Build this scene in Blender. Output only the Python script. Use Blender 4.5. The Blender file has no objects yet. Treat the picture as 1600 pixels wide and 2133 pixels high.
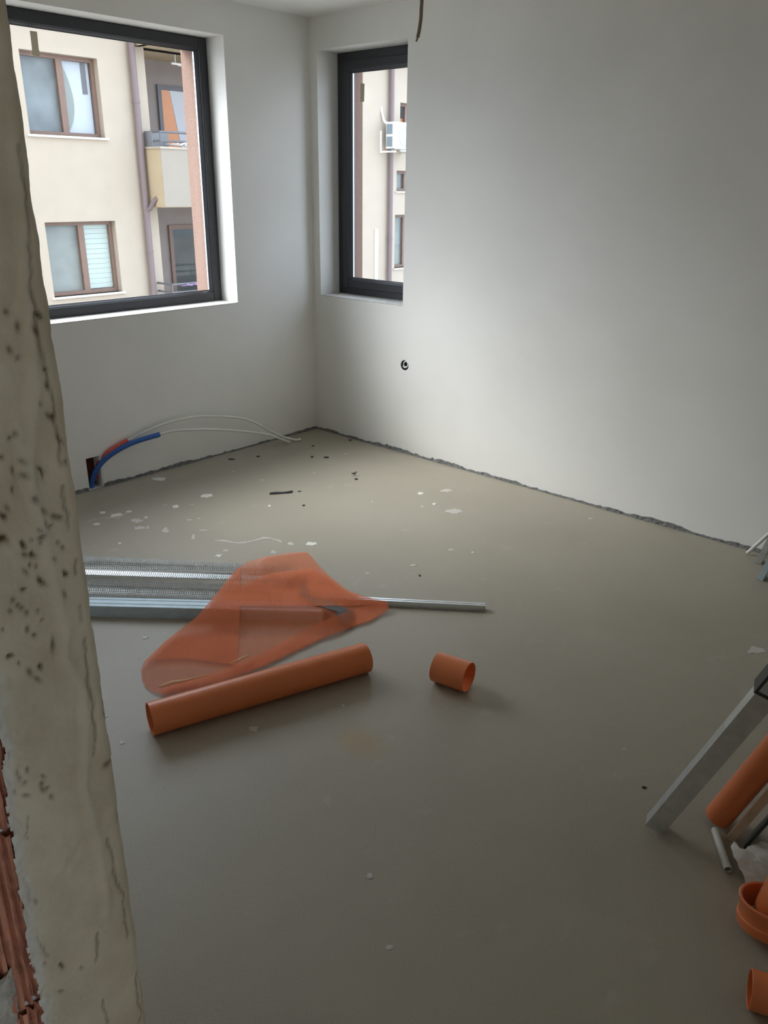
import bpy, bmesh, math, random
import numpy as np
from mathutils import Vector, Matrix

C = bpy.context.scene.collection
SC = bpy.context.scene
random.seed(7)
PI = math.pi

# ------------------------------------------------------------------ camera
CAM = np.array([-4.01799, -4.25816, 1.68028])
RT = np.array([0.6680889, -0.74398876, 0.01174456])
UP = np.array([0.27072166, 0.25774495, 0.92751136])
FW = np.array([0.69308513, 0.61648054, -0.37361042])
FPX = 1686.31
cd = bpy.data.cameras.new('camera')
cam = bpy.data.objects.new('camera', cd)
C.objects.link(cam)
M = Matrix(((RT[0], UP[0], -FW[0], CAM[0]), (RT[1], UP[1], -FW[1], CAM[1]), (RT[2], UP[2], -FW[2], CAM[2]), (0, 0, 0, 1)))
cam.matrix_world = M
cd.sensor_fit = 'HORIZONTAL'
cd.sensor_width = 36
cd.lens = FPX / 1600 * 36
cd.clip_start = 0.02
SC.camera = cam

# ------------------------------------------------------------------ sky, exposure
# hazy daylight: the veiled sun stands behind the house across the yard
SKY_STRENGTH = 1.0
SUN_ELEV, SUN_ROT = 42, -36
w = bpy.data.worlds.new('hazy_sky')
SC.world = w
w.use_nodes = True
wt = w.node_tree
bg = wt.nodes['Background']
sky = wt.nodes.new('ShaderNodeTexSky')
sky.sky_type = 'NISHITA'
sky.sun_disc = False
sky.sun_elevation = math.radians(SUN_ELEV)
sky.sun_rotation = math.radians(SUN_ROT)
sky.air_density = 1.0
sky.dust_density = 7.0
sky.ozone_density = 1.0
hsv = wt.nodes.new('ShaderNodeHueSaturation')
hsv.inputs['Saturation'].default_value = 0.12
wt.links.new(sky.outputs[0], hsv.inputs['Color'])
haze = wt.nodes.new('ShaderNodeMix')
haze.data_type = 'RGBA'
haze.inputs[0].default_value = 0.52
haze.inputs[7].default_value = (3.9, 4.7, 5.8, 1)
wt.links.new(hsv.outputs[0], haze.inputs[6])
wt.links.new(haze.outputs[2], bg.inputs[0])
bg.inputs[1].default_value = SKY_STRENGTH
SC.view_settings.view_transform = 'Standard'
SC.view_settings.look = 'None'
SC.view_settings.gamma = 1
SC.view_settings.use_curve_mapping = False
SC.view_settings.exposure = 0.06


def portal(loc, rot, sx, sy):
    l = bpy.data.lights.new('window_portal', 'AREA')
    l.shape = 'RECTANGLE'
    l.size, l.size_y = sx, sy
    l.cycles.is_portal = True
    o = bpy.data.objects.new('window_portal', l)
    o.location = loc
    o.rotation_euler = rot
    C.objects.link(o)


cy = SC.cycles
cy.use_denoising = True
try:
    cy.denoiser = 'OPENIMAGEDENOISE'
except Exception:
    pass
cy.max_bounces = 14
cy.diffuse_bounces = 10
cy.glossy_bounces = 4
cy.transmission_bounces = 8
cy.transparent_max_bounces = 40
cy.sample_clamp_indirect = 8
cy.caustics_reflective = False
cy.caustics_refractive = False

# ------------------------------------------------------------------ helpers


def ray(u, v):
    return RT * (u - 800) / FPX - UP * (v - 1066.5) / FPX + FW


def at(u, v, ax, val):
    """the point of the plane (axis = value) that the photograph shows at pixel u, v"""
    d = ray(u, v)
    return CAM + d * (val - CAM[ax]) / d[ax]


def node_mat(name):
    m = bpy.data.materials.new(name)
    m.use_nodes = True
    nt = m.node_tree
    return m, nt, nt.nodes['Principled BSDF']


def mat(name, col, rough=0.6, var=0.0, scale=20, bump=0.0, bscale=60, metal=0.0, col2=None, spec=0.5, detail=4):
    m, nt, b = node_mat(name)
    b.inputs['Base Color'].default_value = (*col, 1)
    b.inputs['Roughness'].default_value = rough
    b.inputs['Metallic'].default_value = metal
    b.inputs['Specular IOR Level'].default_value = spec
    tc = nt.nodes.new('ShaderNodeTexCoord')
    if var or col2:
        n = nt.nodes.new('ShaderNodeTexNoise')
        n.inputs['Scale'].default_value = scale
        n.inputs['Detail'].default_value = detail
        nt.links.new(tc.outputs['Object'], n.inputs['Vector'])
        r = nt.nodes.new('ShaderNodeValToRGB')
        r.color_ramp.elements[0].position = 0.3
        r.color_ramp.elements[1].position = 0.7
        a = col2 if col2 else tuple(c * (1 - var) for c in col)
        bb = col if col2 else tuple(min(1, c * (1 + var)) for c in col)
        r.color_ramp.elements[0].color = (*a, 1)
        r.color_ramp.elements[1].color = (*bb, 1)
        nt.links.new(n.outputs['Fac'], r.inputs['Fac'])
        nt.links.new(r.outputs['Color'], b.inputs['Base Color'])
    if bump:
        n2 = nt.nodes.new('ShaderNodeTexNoise')
        n2.inputs['Scale'].default_value = bscale
        n2.inputs['Detail'].default_value = 5
        nt.links.new(tc.outputs['Object'], n2.inputs['Vector'])
        bp = nt.nodes.new('ShaderNodeBump')
        bp.inputs['Strength'].default_value = bump
        bp.inputs['Distance'].default_value = 0.01
        nt.links.new(n2.outputs['Fac'], bp.inputs['Height'])
        nt.links.new(bp.outputs['Normal'], b.inputs['Normal'])
    return m


class MB:
    def __init__(self):
        self.v, self.f = [], []

    def add(self, vs, fs):
        k = len(self.v)
        self.v += [tuple(map(float, p)) for p in vs]
        self.f += [tuple(i + k for i in f) for f in fs]
        return self

    def box(self, a, b):
        x0, y0, z0 = [min(p, q) for p, q in zip(a, b)]
        x1, y1, z1 = [max(p, q) for p, q in zip(a, b)]
        return self.hexa([(x0, y0, z0), (x1, y0, z0), (x1, y1, z0), (x0, y1, z0), (x0, y0, z1), (x1, y0, z1), (x1, y1, z1), (x0, y1, z1)])

    def hexa(self, vs):
        return self.add(vs, [(0, 3, 2, 1), (4, 5, 6, 7), (0, 1, 5, 4), (1, 2, 6, 5), (2, 3, 7, 6), (3, 0, 4, 7)])

    def cbox(self, a, b, c=0.003):
        """box with chamfered edges"""
        bm = bmesh.new()
        lo = [min(p, q) for p, q in zip(a, b)]
        hi = [max(p, q) for p, q in zip(a, b)]
        bmesh.ops.create_cube(bm, size=1)
        for v in bm.verts:
            v.co = Vector([lo[i] + (v.co[i] + .5) * (hi[i] - lo[i]) for i in range(3)])
        bmesh.ops.bevel(bm, geom=bm.edges[:], offset=c, segments=2, affect='EDGES', profile=0.5)
        return self.frombm(bm)

    def frombm(self, bm):
        bm.verts.index_update()
        self.add([v.co for v in bm.verts], [[v.index for v in f.verts] for f in bm.faces])
        bm.free()
        return self

    def rings(self, rings, cap0=True, cap1=True, closed=False):
        n = len(rings[0])
        vs = [p for r in rings for p in r]
        fs = []
        for i in range(len(rings) - (0 if closed else 1)):
            j = (i + 1) % len(rings)
            for k in range(n):
                l = (k + 1) % n
                fs.append((i * n + k, i * n + l, j * n + l, j * n + k))
        if not closed and cap0:
            fs.append(tuple(range(n))[::-1])
        if not closed and cap1:
            fs.append(tuple((len(rings) - 1) * n + k for k in range(n)))
        return self.add(vs, fs)

    def tube(self, pts, r, n=12, cap=True):
        pts = [Vector(p) for p in pts]
        rr = r if isinstance(r, (list, tuple)) else [r] * len(pts)
        rings = []
        up = None
        for i, p in enumerate(pts):
            t = (pts[min(i + 1, len(pts) - 1)] - pts[max(i - 1, 0)]).normalized()
            if up is None:
                up = t.orthogonal().normalized()
            up = (up - t * up.dot(t)).normalized()
            s = t.cross(up)
            rings.append([p + (up * math.cos(2 * PI * k / n) + s * math.sin(2 * PI * k / n)) * rr[i] for k in range(n)])
        return self.rings(rings, cap, cap)

    def hollow(self, p0, p1, ro, ri, n=48, bev=0.0012):
        """straight pipe with a wall, open at both ends, softened rims"""
        p0, p1 = Vector(p0), Vector(p1)
        t = (p1 - p0).normalized()
        a = t.orthogonal().normalized()
        s = t.cross(a)
        L = (p1 - p0).length
        prof = [(0, ro - bev), (bev, ro), (L - bev, ro), (L, ro - bev), (L, ri + bev), (L - bev, ri), (bev, ri), (0, ri + bev)]
        rings = [[p0 + t * x + (a * math.cos(2 * PI * k / n) + s * math.sin(2 * PI * k / n)) * r for k in range(n)] for x, r in prof]
        return self.rings(rings, closed=True)

    def lathe(self, p0, axis, prof, n=48, closed=True):
        p0, t = Vector(p0), Vector(axis).normalized()
        a = t.orthogonal().normalized()
        s = t.cross(a)
        rings = [[p0 + t * x + (a * math.cos(2 * PI * k / n) + s * math.sin(2 * PI * k / n)) * r for k in range(n)] for x, r in prof]
        return self.rings(rings, closed=closed)

    def build(self, name, m, parent=None, smooth=False, origin=None):
        me = bpy.data.meshes.new(name)
        off = np.zeros(3)
        if parent is not None:
            p = parent
            while p.parent:
                p = p.parent
            off = np.array(p.location)
        elif origin is not None:
            off = np.array(origin)
        V = np.array(self.v) - off
        me.from_pydata([tuple(p) for p in V], [], self.f)
        bm = bmesh.new()
        bm.from_mesh(me)
        bmesh.ops.recalc_face_normals(bm, faces=bm.faces[:])
        bm.to_mesh(me)
        bm.free()
        me.materials.append(m)
        if smooth:
            for p in me.polygons:
                p.use_smooth = True
            try:
                me.set_sharp_from_angle(angle=math.radians(40))
            except Exception:
                pass
        o = bpy.data.objects.new(name, me)
        C.objects.link(o)
        if parent is not None:
            o.parent = parent
        elif origin is not None:
            o.location = origin
        return o


def tag(o, label, cat, group=None):
    o['label'] = label
    o['category'] = cat
    if group:
        o['group'] = group
    return o


def thing(name, label, cat, loc, group=None):
    o = bpy.data.objects.new(name, None)
    o.empty_display_size = 0.05
    C.objects.link(o)
    o.location = tuple(map(float, loc))
    return tag(o, label, cat, group)


def struct(o, label=None):
    o['kind'] = 'structure'
    if label:
        o['label'] = label
    return o


def holed_wall(axis, front, back, a0, a1, z0, z1, holes):
    """a wall slab with rectangular through-holes; axis = the axis of its thickness (0 or 1)"""
    mb = MB()
    A = sorted({a0, a1, *[h[0] for h in holes], *[h[1] for h in holes]})
    Z = sorted({z0, z1, *[h[2] for h in holes], *[h[3] for h in holes]})

    def P(a, z, t):
        return (t, a, z) if axis == 0 else (a, t, z)

    def solid(i, j):
        if i < 0 or j < 0 or i >= len(A) - 1 or j >= len(Z) - 1:
            return False
        ca, cz = (A[i] + A[i + 1]) / 2, (Z[j] + Z[j + 1]) / 2
        return not any(h[0] < ca < h[1] and h[2] < cz < h[3] for h in holes)
    for i in range(len(A) - 1):
        for j in range(len(Z) - 1):
            if not solid(i, j):
                continue
            q = [(A[i], Z[j]), (A[i + 1], Z[j]), (A[i + 1], Z[j + 1]), (A[i], Z[j + 1])]
            for t in (front, back):
                mb.add([P(a, z, t) for a, z in q], [(0, 1, 2, 3)])
            for (di, dj), (e0, e1) in {(0, -1): (0, 1), (1, 0): (1, 2), (0, 1): (2, 3), (-1, 0): (3, 0)}.items():
                if not solid(i + di, j + dj):
                    mb.add([P(*q[e0], front), P(*q[e1], front), P(*q[e1], back), P(*q[e0], back)], [(0, 1, 2, 3)])
    bm = bmesh.new()
    vs = [bm.verts.new(p) for p in mb.v]
    for f in mb.f:
        bm.faces.new([vs[i] for i in f])
    bmesh.ops.remove_doubles(bm, verts=bm.verts[:], dist=1e-5)
    return MB().frombm(bm)


def vnoise(x, y, seed=0):
    """value noise on numpy arrays"""
    xi, yi = np.floor(x).astype(int), np.floor(y).astype(int)
    fx, fy = x - xi, y - yi
    fx, fy = fx * fx * (3 - 2 * fx), fy * fy * (3 - 2 * fy)

    def h(a, b):
        n = (a * 374761393 + b * 668265263 + seed * 974711) & 0x7fffffff
        n = ((n ^ (n >> 13)) * 1274126177) & 0x7fffffff
        return ((n ^ (n >> 16)) & 0xffff) / 65535.0
    return (h(xi, yi) * (1 - fx) + h(xi + 1, yi) * fx) * (1 - fy) + (h(xi, yi + 1) * (1 - fx) + h(xi + 1, yi + 1) * fx) * fy


def fbm(x, y, seed=0, o=4):
    return sum(vnoise(x * 2 ** i, y * 2 ** i, seed + i) / 2 ** i for i in range(o)) / (2 - 2 ** (1 - o)) - 0.5


def polydist(px, py, line):
    d = np.full(px.shape, 1e9)
    side = np.zeros(px.shape)
    for (x0, y0), (x1, y1) in zip(line[:-1], line[1:]):
        dx, dy = x1 - x0, y1 - y0
        t = np.clip(((px - x0) * dx + (py - y0) * dy) / (dx * dx + dy * dy + 1e-12), 0, 1)
        q = np.hypot(px - x0 - t * dx, py - y0 - t * dy)
        s = px - x0 - t * dx
        side = np.where(q < d, s, side)
        d = np.minimum(d, q)
    return d, side


# ------------------------------------------------------------------ materials
def plaster_wall():
    m, nt, b = node_mat('white_wall_plaster')
    tc = nt.nodes.new('ShaderNodeTexCoord')
    n = nt.nodes.new('ShaderNodeTexNoise')
    n.inputs['Scale'].default_value = 1.7
    n.inputs['Detail'].default_value = 5
    nt.links.new(tc.outputs['Object'], n.inputs['Vector'])
    r = nt.nodes.new('ShaderNodeValToRGB')
    r.color_ramp.elements[0].position = 0.35
    r.color_ramp.elements[1].position = 0.65
    r.color_ramp.elements[0].color = (0.79, 0.79, 0.765, 1)
    r.color_ramp.elements[1].color = (0.84, 0.84, 0.82, 1)
    nt.links.new(n.outputs['Fac'], r.inputs['Fac'])
    nt.links.new(r.outputs['Color'], b.inputs['Base Color'])
    b.inputs['Roughness'].default_value = 0.75
    b.inputs['Specular IOR Level'].default_value = 0.25
    n2 = nt.nodes.new('ShaderNodeTexNoise')
    n2.inputs['Scale'].default_value = 3.5
    n2.inputs['Detail'].default_value = 6
    nt.links.new(tc.outputs['Object'], n2.inputs['Vector'])
    bp = nt.nodes.new('ShaderNodeBump')
    bp.inputs['Strength'].default_value = 0.12
    bp.inputs['Distance'].default_value = 0.02
    nt.links.new(n2.outputs['Fac'], bp.inputs['Height'])
    nt.links.new(bp.outputs['Normal'], b.inputs['Normal'])
    return m


def screed():
    m, nt, b = node_mat('grey_screed')
    tc = nt.nodes.new('ShaderNodeTexCoord')

    def noise(scale, detail, rough=0.55):
        n = nt.nodes.new('ShaderNodeTexNoise')
        n.inputs['Scale'].default_value = scale
        n.inputs['Detail'].default_value = detail
        n.inputs['Roughness'].default_value = rough
        nt.links.new(tc.outputs['Object'], n.inputs['Vector'])
        return n

    def ramp(src, p0, c0, p1, c1):
        r = nt.nodes.new('ShaderNodeValToRGB')
        r.color_ramp.elements[0].position, r.color_ramp.elements[1].position = p0, p1
        r.color_ramp.elements[0].color, r.color_ramp.elements[1].color = (*c0, 1), (*c1, 1)
        nt.links.new(src, r.inputs['Fac'])
        return r

    def mix(fac, a, c):
        x = nt.nodes.new('ShaderNodeMix')
        x.data_type = 'RGBA'
        nt.links.new(fac, x.inputs[0])
        for s, k in ((a, 6), (c, 7)):
            if isinstance(s, tuple):
                x.inputs[k].default_value = (*s, 1)
            else:
                nt.links.new(s, x.inputs[k])
        return x.outputs[2]
    base = ramp(noise(1.3, 6).outputs['Fac'], 0.3, (0.29, 0.265, 0.205), 0.7, (0.375, 0.343, 0.275))
    grain = ramp(noise(220, 3, 0.7).outputs['Fac'], 0.3, (0, 0, 0), 0.75, (1, 1, 1))
    c1 = mix(grain.outputs['Color'], base.outputs['Color'], (0.40, 0.365, 0.295))
    # faint pale scuffs
    sc = ramp(noise(6.5, 8, 0.62).outputs['Fac'], 0.62, (0, 0, 0), 0.78, (0.5, 0.5, 0.5))
    c2 = mix(sc.outputs['Color'], c1, (0.50, 0.47, 0.42))
    # the ochre stain in front of the pipe
    p = at(748, 1545, 2, 0)
    mp = nt.nodes.new('ShaderNodeMapping')
    mp.vector_type = 'TEXTURE'
    mp.inputs['Location'].default_value = (p[0], p[1], 0)
    mp.inputs['Scale'].default_value = (0.12, 0.17, 1)
    nt.links.new(tc.outputs['Object'], mp.inputs['Vector'])
    g = nt.nodes.new('ShaderNodeTexGradient')
    g.gradient_type = 'QUADRATIC_SPHERE'
    nt.links.new(mp.outputs['Vector'], g.inputs['Vector'])
    st = ramp(g.outputs['Fac'], 0.0, (0, 0, 0), 0.6, (0.5, 0.5, 0.5))
    c3 = mix(st.outputs['Color'], c2, (0.42, 0.27, 0.10))
    nt.links.new(c3, b.inputs['Base Color'])
    b.inputs['Roughness'].default_value = 0.47
    b.inputs['Specular IOR Level'].default_value = 0.5
    n3 = noise(35, 8, 0.7)
    bp = nt.nodes.new('ShaderNodeBump')
    bp.inputs['Strength'].default_value = 0.18
    bp.inputs['Distance'].default_value = 0.006
    nt.links.new(n3.outputs['Fac'], bp.inputs['Height'])
    nt.links.new(bp.outputs['Normal'], b.inputs['Normal'])
    return m


def glass(name, tint=(0.97, 0.98, 0.98)):
    m = bpy.data.materials.new(name)
    m.use_nodes = True
    nt = m.node_tree
    nt.nodes.clear()
    out = nt.nodes.new('ShaderNodeOutputMaterial')
    t = nt.nodes.new('ShaderNodeBsdfTransparent')
    t.inputs[0].default_value = (*tint, 1)
    g = nt.nodes.new('ShaderNodeBsdfGlossy')
    g.inputs['Roughness'].default_value = 0.0
    f = nt.nodes.new('ShaderNodeFresnel')
    geo = nt.nodes.new('ShaderNodeNewGeometry')       # a thin pane reflects alike from both sides
    ior = nt.nodes.new('ShaderNodeMapRange')
    ior.inputs['To Min'].default_value = 1.45
    ior.inputs['To Max'].default_value = 1 / 1.45
    nt.links.new(geo.outputs['Backfacing'], ior.inputs['Value'])
    nt.links.new(ior.outputs[0], f.inputs['IOR'])
    x = nt.nodes.new('ShaderNodeMixShader')
    nt.links.new(f.outputs[0], x.inputs[0])
    nt.links.new(t.outputs[0], x.inputs[1])
    nt.links.new(g.outputs[0], x.inputs[2])
    nt.links.new(x.outputs[0], out.inputs[0])
    return m


def net_mat():
    m = bpy.data.materials.new('orange_mesh')
    m.use_nodes = True
    nt = m.node_tree
    nt.nodes.clear()
    out = nt.nodes.new('ShaderNodeOutputMaterial')
    tc = nt.nodes.new('ShaderNodeTexCoord')

    def wave(rot):
        mp = nt.nodes.new('ShaderNodeMapping')
        mp.inputs['Rotation'].default_value = (0, 0, rot)
        nt.links.new(tc.outputs['Object'], mp.inputs['Vector'])
        wv = nt.nodes.new('ShaderNodeTexWave')
        wv.inputs['Scale'].default_value = 55
        wv.inputs['Distortion'].default_value = 0.4
        nt.links.new(mp.outputs[0], wv.inputs['Vector'])
        return wv
    a, b2 = wave(0.7), wave(0.7 + PI / 2)
    mx = nt.nodes.new('ShaderNodeMath')
    mx.operation = 'MAXIMUM'
    nt.links.new(a.outputs['Fac'], mx.inputs[0])
    nt.links.new(b2.outputs['Fac'], mx.inputs[1])
    mr = nt.nodes.new('ShaderNodeMapRange')
    mr.inputs['To Min'].default_value = 0.36
    mr.inputs['To Max'].default_value = 0.56
    nt.links.new(mx.outputs[0], mr.inputs['Value'])
    d = nt.nodes.new('ShaderNodeBsdfDiffuse')
    d.inputs[0].default_value = (0.90, 0.28, 0.13, 1)
    tl = nt.nodes.new('ShaderNodeBsdfTranslucent')
    tl.inputs[0].default_value = (0.90, 0.28, 0.13, 1)
    x1 = nt.nodes.new('ShaderNodeMixShader')
    x1.inputs[0].default_value = 0.25
    nt.links.new(d.outputs[0], x1.inputs[1])
    nt.links.new(tl.outputs[0], x1.inputs[2])
    t = nt.nodes.new('ShaderNodeBsdfTransparent')
    x2 = nt.nodes.new('ShaderNodeMixShader')
    nt.links.new(mr.outputs[0], x2.inputs[0])
    nt.links.new(t.outputs[0], x2.inputs[1])
    nt.links.new(x1.outputs[0], x2.inputs[2])
    nt.links.new(x2.outputs[0], out.inputs[0])
    return m


def jamb_mat():
    m, nt, b = node_mat('raw_jamb_plaster')
    at_ = nt.nodes.new('ShaderNodeVertexColor')
    at_.layer_name = 'dirt_shade'
    tc = nt.nodes.new('ShaderNodeTexCoord')
    n = nt.nodes.new('ShaderNodeTexNoise')
    n.inputs['Scale'].default_value = 14
    n.inputs['Detail'].default_value = 8
    nt.links.new(tc.outputs['Object'], n.inputs['Vector'])
    r = nt.nodes.new('ShaderNodeValToRGB')
    r.color_ramp.elements[0].position = 0.32
    r.color_ramp.elements[1].position = 0.68
    r.color_ramp.elements[0].color = (0.58, 0.52, 0.39, 1)
    r.color_ramp.elements[1].color = (0.72, 0.655, 0.52, 1)
    nt.links.new(n.outputs['Fac'], r.inputs['Fac'])
    sp = nt.nodes.new('ShaderNodeSeparateColor')
    nt.links.new(at_.outputs['Color'], sp.inputs[0])
    x = nt.nodes.new('ShaderNodeMix')
    x.data_type = 'RGBA'
    x.inputs[7].default_value = (0.13, 0.085, 0.05, 1)
    nt.links.new(sp.outputs[0], x.inputs[0])
    nt.links.new(r.outputs['Color'], x.inputs[6])
    x2 = nt.nodes.new('ShaderNodeMix')
    x2.data_type = 'RGBA'
    x2.inputs[7].default_value = (0.72, 0.71, 0.66, 1)
    nt.links.new(sp.outputs[1], x2.inputs[0])
    nt.links.new(x.outputs[2], x2.inputs[6])
    nt.links.new(x2.outputs[2], b.inputs['Base Color'])
    b.inputs['Roughness'].default_value = 0.85
    b.inputs['Specular IOR Level'].default_value = 0.2
    n2 = nt.nodes.new('ShaderNodeTexNoise')
    n2.inputs['Scale'].default_value = 180
    n2.inputs['Detail'].default_value = 6
    nt.links.new(tc.outputs['Object'], n2.inputs['Vector'])
    bp = nt.nodes.new('ShaderNodeBump')
    bp.inputs['Strength'].default_value = 0.3
    bp.inputs['Distance'].default_value = 0.003
    nt.links.new(n2.outputs['Fac'], bp.inputs['Height'])
    nt.links.new(bp.outputs['Normal'], b.inputs['Normal'])
    return m


WALL = plaster_wall()
CORR = mat('raw_corridor_plaster', (0.58, 0.50, 0.37), 0.9, var=0.08, scale=6, bump=0.3, bscale=60)
FLOOR = screed()
GLASS = glass('clear_window_glass')
NET = net_mat()
JAMB = jamb_mat()
ANTH = mat('anthracite_frame', (0.035, 0.037, 0.045), 0.42, bump=0.05, bscale=300)
SEAL = mat('black_seal', (0.012, 0.012, 0.014), 0.6)
SPACER = mat('aluminium_spacer', (0.75, 0.75, 0.74), 0.3, metal=0.7)
STUCCO = mat('pinkish_base_render', (0.24, 0.150, 0.115), 0.9, var=0.10, scale=90, bump=0.4, bscale=150)
CREAM = mat('cream_facade_render', (0.45, 0.390, 0.318), 0.9, var=0.03, scale=2.5, bump=0.2, bscale=120)
CREAM2 = mat('yellow_lit_balcony_render', (0.48, 0.385, 0.255), 0.9, var=0.03, scale=3)  # lit side faces of the balconies, their light put into the colour
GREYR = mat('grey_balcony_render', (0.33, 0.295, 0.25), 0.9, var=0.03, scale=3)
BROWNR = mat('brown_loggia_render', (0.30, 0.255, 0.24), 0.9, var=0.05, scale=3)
BROWNF = mat('brown_window_frame', (0.20, 0.125, 0.095), 0.5, var=0.08, scale=8)
DPIPE = mat('mauve_brown_downpipe', (0.19, 0.145, 0.15), 0.5)
STEEL = mat('galvanised_steel', (0.66, 0.70, 0.72), 0.30, var=0.10, scale=25, metal=0.8)
STEELB = mat('bluish_zinc_sheet', (0.46, 0.56, 0.61), 0.50, var=0.10, scale=14, metal=0.3)
ORANGE = mat('orange_sewer_plastic', (0.70, 0.20, 0.07), 0.36, var=0.05, scale=6, bump=0.02, bscale=200)
ORIM = mat('cut_orange_rim', (0.66, 0.28, 0.15), 0.6)
WHITEP = mat('white_plastic', (0.72, 0.72, 0.68), 0.4)
BLUEP = mat('blue_tube', (0.03, 0.12, 0.42), 0.45)
REDP = mat('red_tube', (0.62, 0.10, 0.07), 0.5)
BRICKM = mat('red_clay', (0.58, 0.27, 0.18), 0.85, var=0.25, scale=40, bump=0.4, bscale=120)
DARKGAP = mat('grey_edge_strip', (0.16, 0.165, 0.16), 0.9, var=0.35, scale=45, bump=0.6, bscale=80)
FLAKE = mat('dried_plaster_flake', (0.72, 0.71, 0.66), 0.8, var=0.06, scale=40)
SMEAR = mat('thin_plaster_smear', (0.54, 0.52, 0.48), 0.85, var=0.08, scale=60)
BLACK = mat('black_scrap', (0.02, 0.02, 0.022), 0.5)
TAPE = mat('masking_tape', (0.62, 0.56, 0.42), 0.7, var=0.04, scale=30)
WOOD = mat('pale_timber', (0.52, 0.37, 0.26), 0.75, var=0.12, scale=12)
TILE = mat('grey_green_tile', (0.30, 0.31, 0.26), 0.6, var=0.10, scale=20)
PAPER = mat('crumpled_white_paper', (0.62, 0.60, 0.56), 0.7, var=0.08, scale=25)
GREYPIPE = mat('pale_grey_conduit', (0.55, 0.56, 0.50), 0.5)
PLAINBLK = mat('plain_black', (0.03, 0.032, 0.034), 0.5)
DARKPL = mat('dark_grey_film', (0.085, 0.08, 0.08), 0.5)
WIREM = mat('brown_cable', (0.30, 0.23, 0.18), 0.6)
ASPH = mat('pale_paving', (0.42, 0.40, 0.37), 0.9, var=0.1, scale=5)
ROOFM = mat('grey_roof_sheet', (0.25, 0.22, 0.21), 0.8)
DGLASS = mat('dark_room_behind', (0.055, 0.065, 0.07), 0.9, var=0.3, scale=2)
SKYREFL = mat('pale_blue_sky_reflection', (0.52, 0.58, 0.66), 0.8)  # flat tone standing in for sky mirrored in the far pane
SLATM = mat('pale_green_slats', (0.50, 0.60, 0.57), 0.6)
CURTG = mat('grey_green_curtain', (0.27, 0.30, 0.29), 0.9, var=0.1, scale=4)
CURTO = mat('orange_curtain', (0.75, 0.30, 0.12), 0.9)
CURTW = mat('pale_curtain', (0.62, 0.62, 0.66), 0.9)
RAILM = mat('dark_grey_rail', (0.12, 0.12, 0.135), 0.5)
WHITEM = mat('white_enamel', (0.80, 0.80, 0.77), 0.4)
FANM = mat('grey_fan_grille', (0.42, 0.44, 0.45), 0.6)
COILM = mat('blue_grey_coil', (0.22, 0.28, 0.33), 0.6)
PURPLE = mat('purple_cloth', (0.30, 0.20, 0.38), 0.9)
CLOTHW = mat('white_cloth', (0.75, 0.75, 0.78), 0.9)
DKRED = mat('dark_red_niche', (0.16, 0.045, 0.04), 0.9, var=0.3, scale=30)

# ------------------------------------------------------------------ room shell
H = 2.65
XF = -3.678           # room face of the wall with the doorway
YJ = -3.558           # jamb plane of the doorway
YD = -4.62            # wall on the right of the doorway
W1 = (-2.75, -0.672, 0.968, 2.472)
W2 = (-0.822, -0.071, 0.968, 2.466)

fl = MB()
bm = bmesh.new()
fl.box((-6.2, -7.0, -0.12), (0.0, 0.0, 0.0))
struct(fl.build('floor', FLOOR), 'bare grey cement screed floor with plaster splashes')
struct(MB().box((-6.2, -7.0, H), (0.4, 0.4, H + 0.2)).build('ceiling', WALL), 'white plastered ceiling')

NICHE = (-1.838, -1.752, 0.0, 0.192)
wb = struct(holed_wall(1, 0.0, 0.235, -6.2, 0.0, -0.12, H, [W1, NICHE]).build('wall_back', WALL), 'white plastered wall with the large window')
SOCK = (-0.849, 0.5945)
wr = struct(holed_wall(0, 0.0, 0.235, -7.0, 0.235, -0.12, H, [W2, (SOCK[0] - .037, SOCK[0] + .037, SOCK[1] - .037, SOCK[1] + .037)]).build('wall_right', WALL), 'white plastered wall with the narrow window')
# outside insulation with raw base render, reveals seen through the panes
O1 = (-2.75, -0.69, 0.97, 2.44)
O2 = (-0.80, -0.09, 0.97, 2.44)
struct(holed_wall(1, 0.236, 0.400, -6.2, 0.400, -0.12, H, [O1]).build('trim_1', STUCCO), 'pinkish outer render around the large window')
struct(holed_wall(0, 0.236, 0.400, -7.0, 0.236, -0.12, H, [O2]).build('trim_2', STUCCO), 'pinkish outer render around the narrow window')
struct(MB().box((-3.93, YD - 0.15, 0), (0.0, YD, H)).build('wall_front', WALL), 'white plastered wall beside the doorway')
# wall with the doorway
wl = MB()
wl.box((-3.93, YJ + 0.014, 0), (XF - 0.006, 0.0, H))
wl.box((-3.93, YD, 0), (XF, -4.46, H))
wl.box((-3.93, -4.46, 2.15), (XF, YJ + 0.014, H))
wl = struct(wl.build('wall_left', WALL), 'wall with the unfinished doorway')
# corridor beyond the doorway
struct(holed_wall(0, -6.2, -6.0, -7.0, 0.0, 0.0, H, []).build('wall_corridor', CORR), 'corridor wall behind the camera')
struct(holed_wall(1, -6.8, -7.0, -6.0, -3.93, 0.0, H, [(-5.4, -4.2, 0.95, 2.2)]).build('wall_corridor_end', CORR), 'end wall of the corridor with an opening added to light the jamb')  # unseen opening added to bring daylight onto the jamb
struct(MB().box((-6.0, -1.2, 0), (-3.931, -1.0, H)).build('wall_corridor_near', CORR), 'near end wall of the corridor')

# unseen mass added above to shade the facade opposite; storeys below, yard
struct(MB().box((-12, -9, H + 0.2), (0.4, 0.4, 13.0)).build('added_upper_storeys', CREAM), 'unseen storeys added above this room to keep sky off the facade opposite')
struct(MB().box((-12, -9, -4.5), (0.4, 0.4, -0.13)).build('lower_storeys', CREAM), 'storeys of the same house below this room')
struct(MB().box((-60, -60, -4.7), (70, 70, -4.5)).build('ground', ASPH), 'paved yard between the houses')

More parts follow.
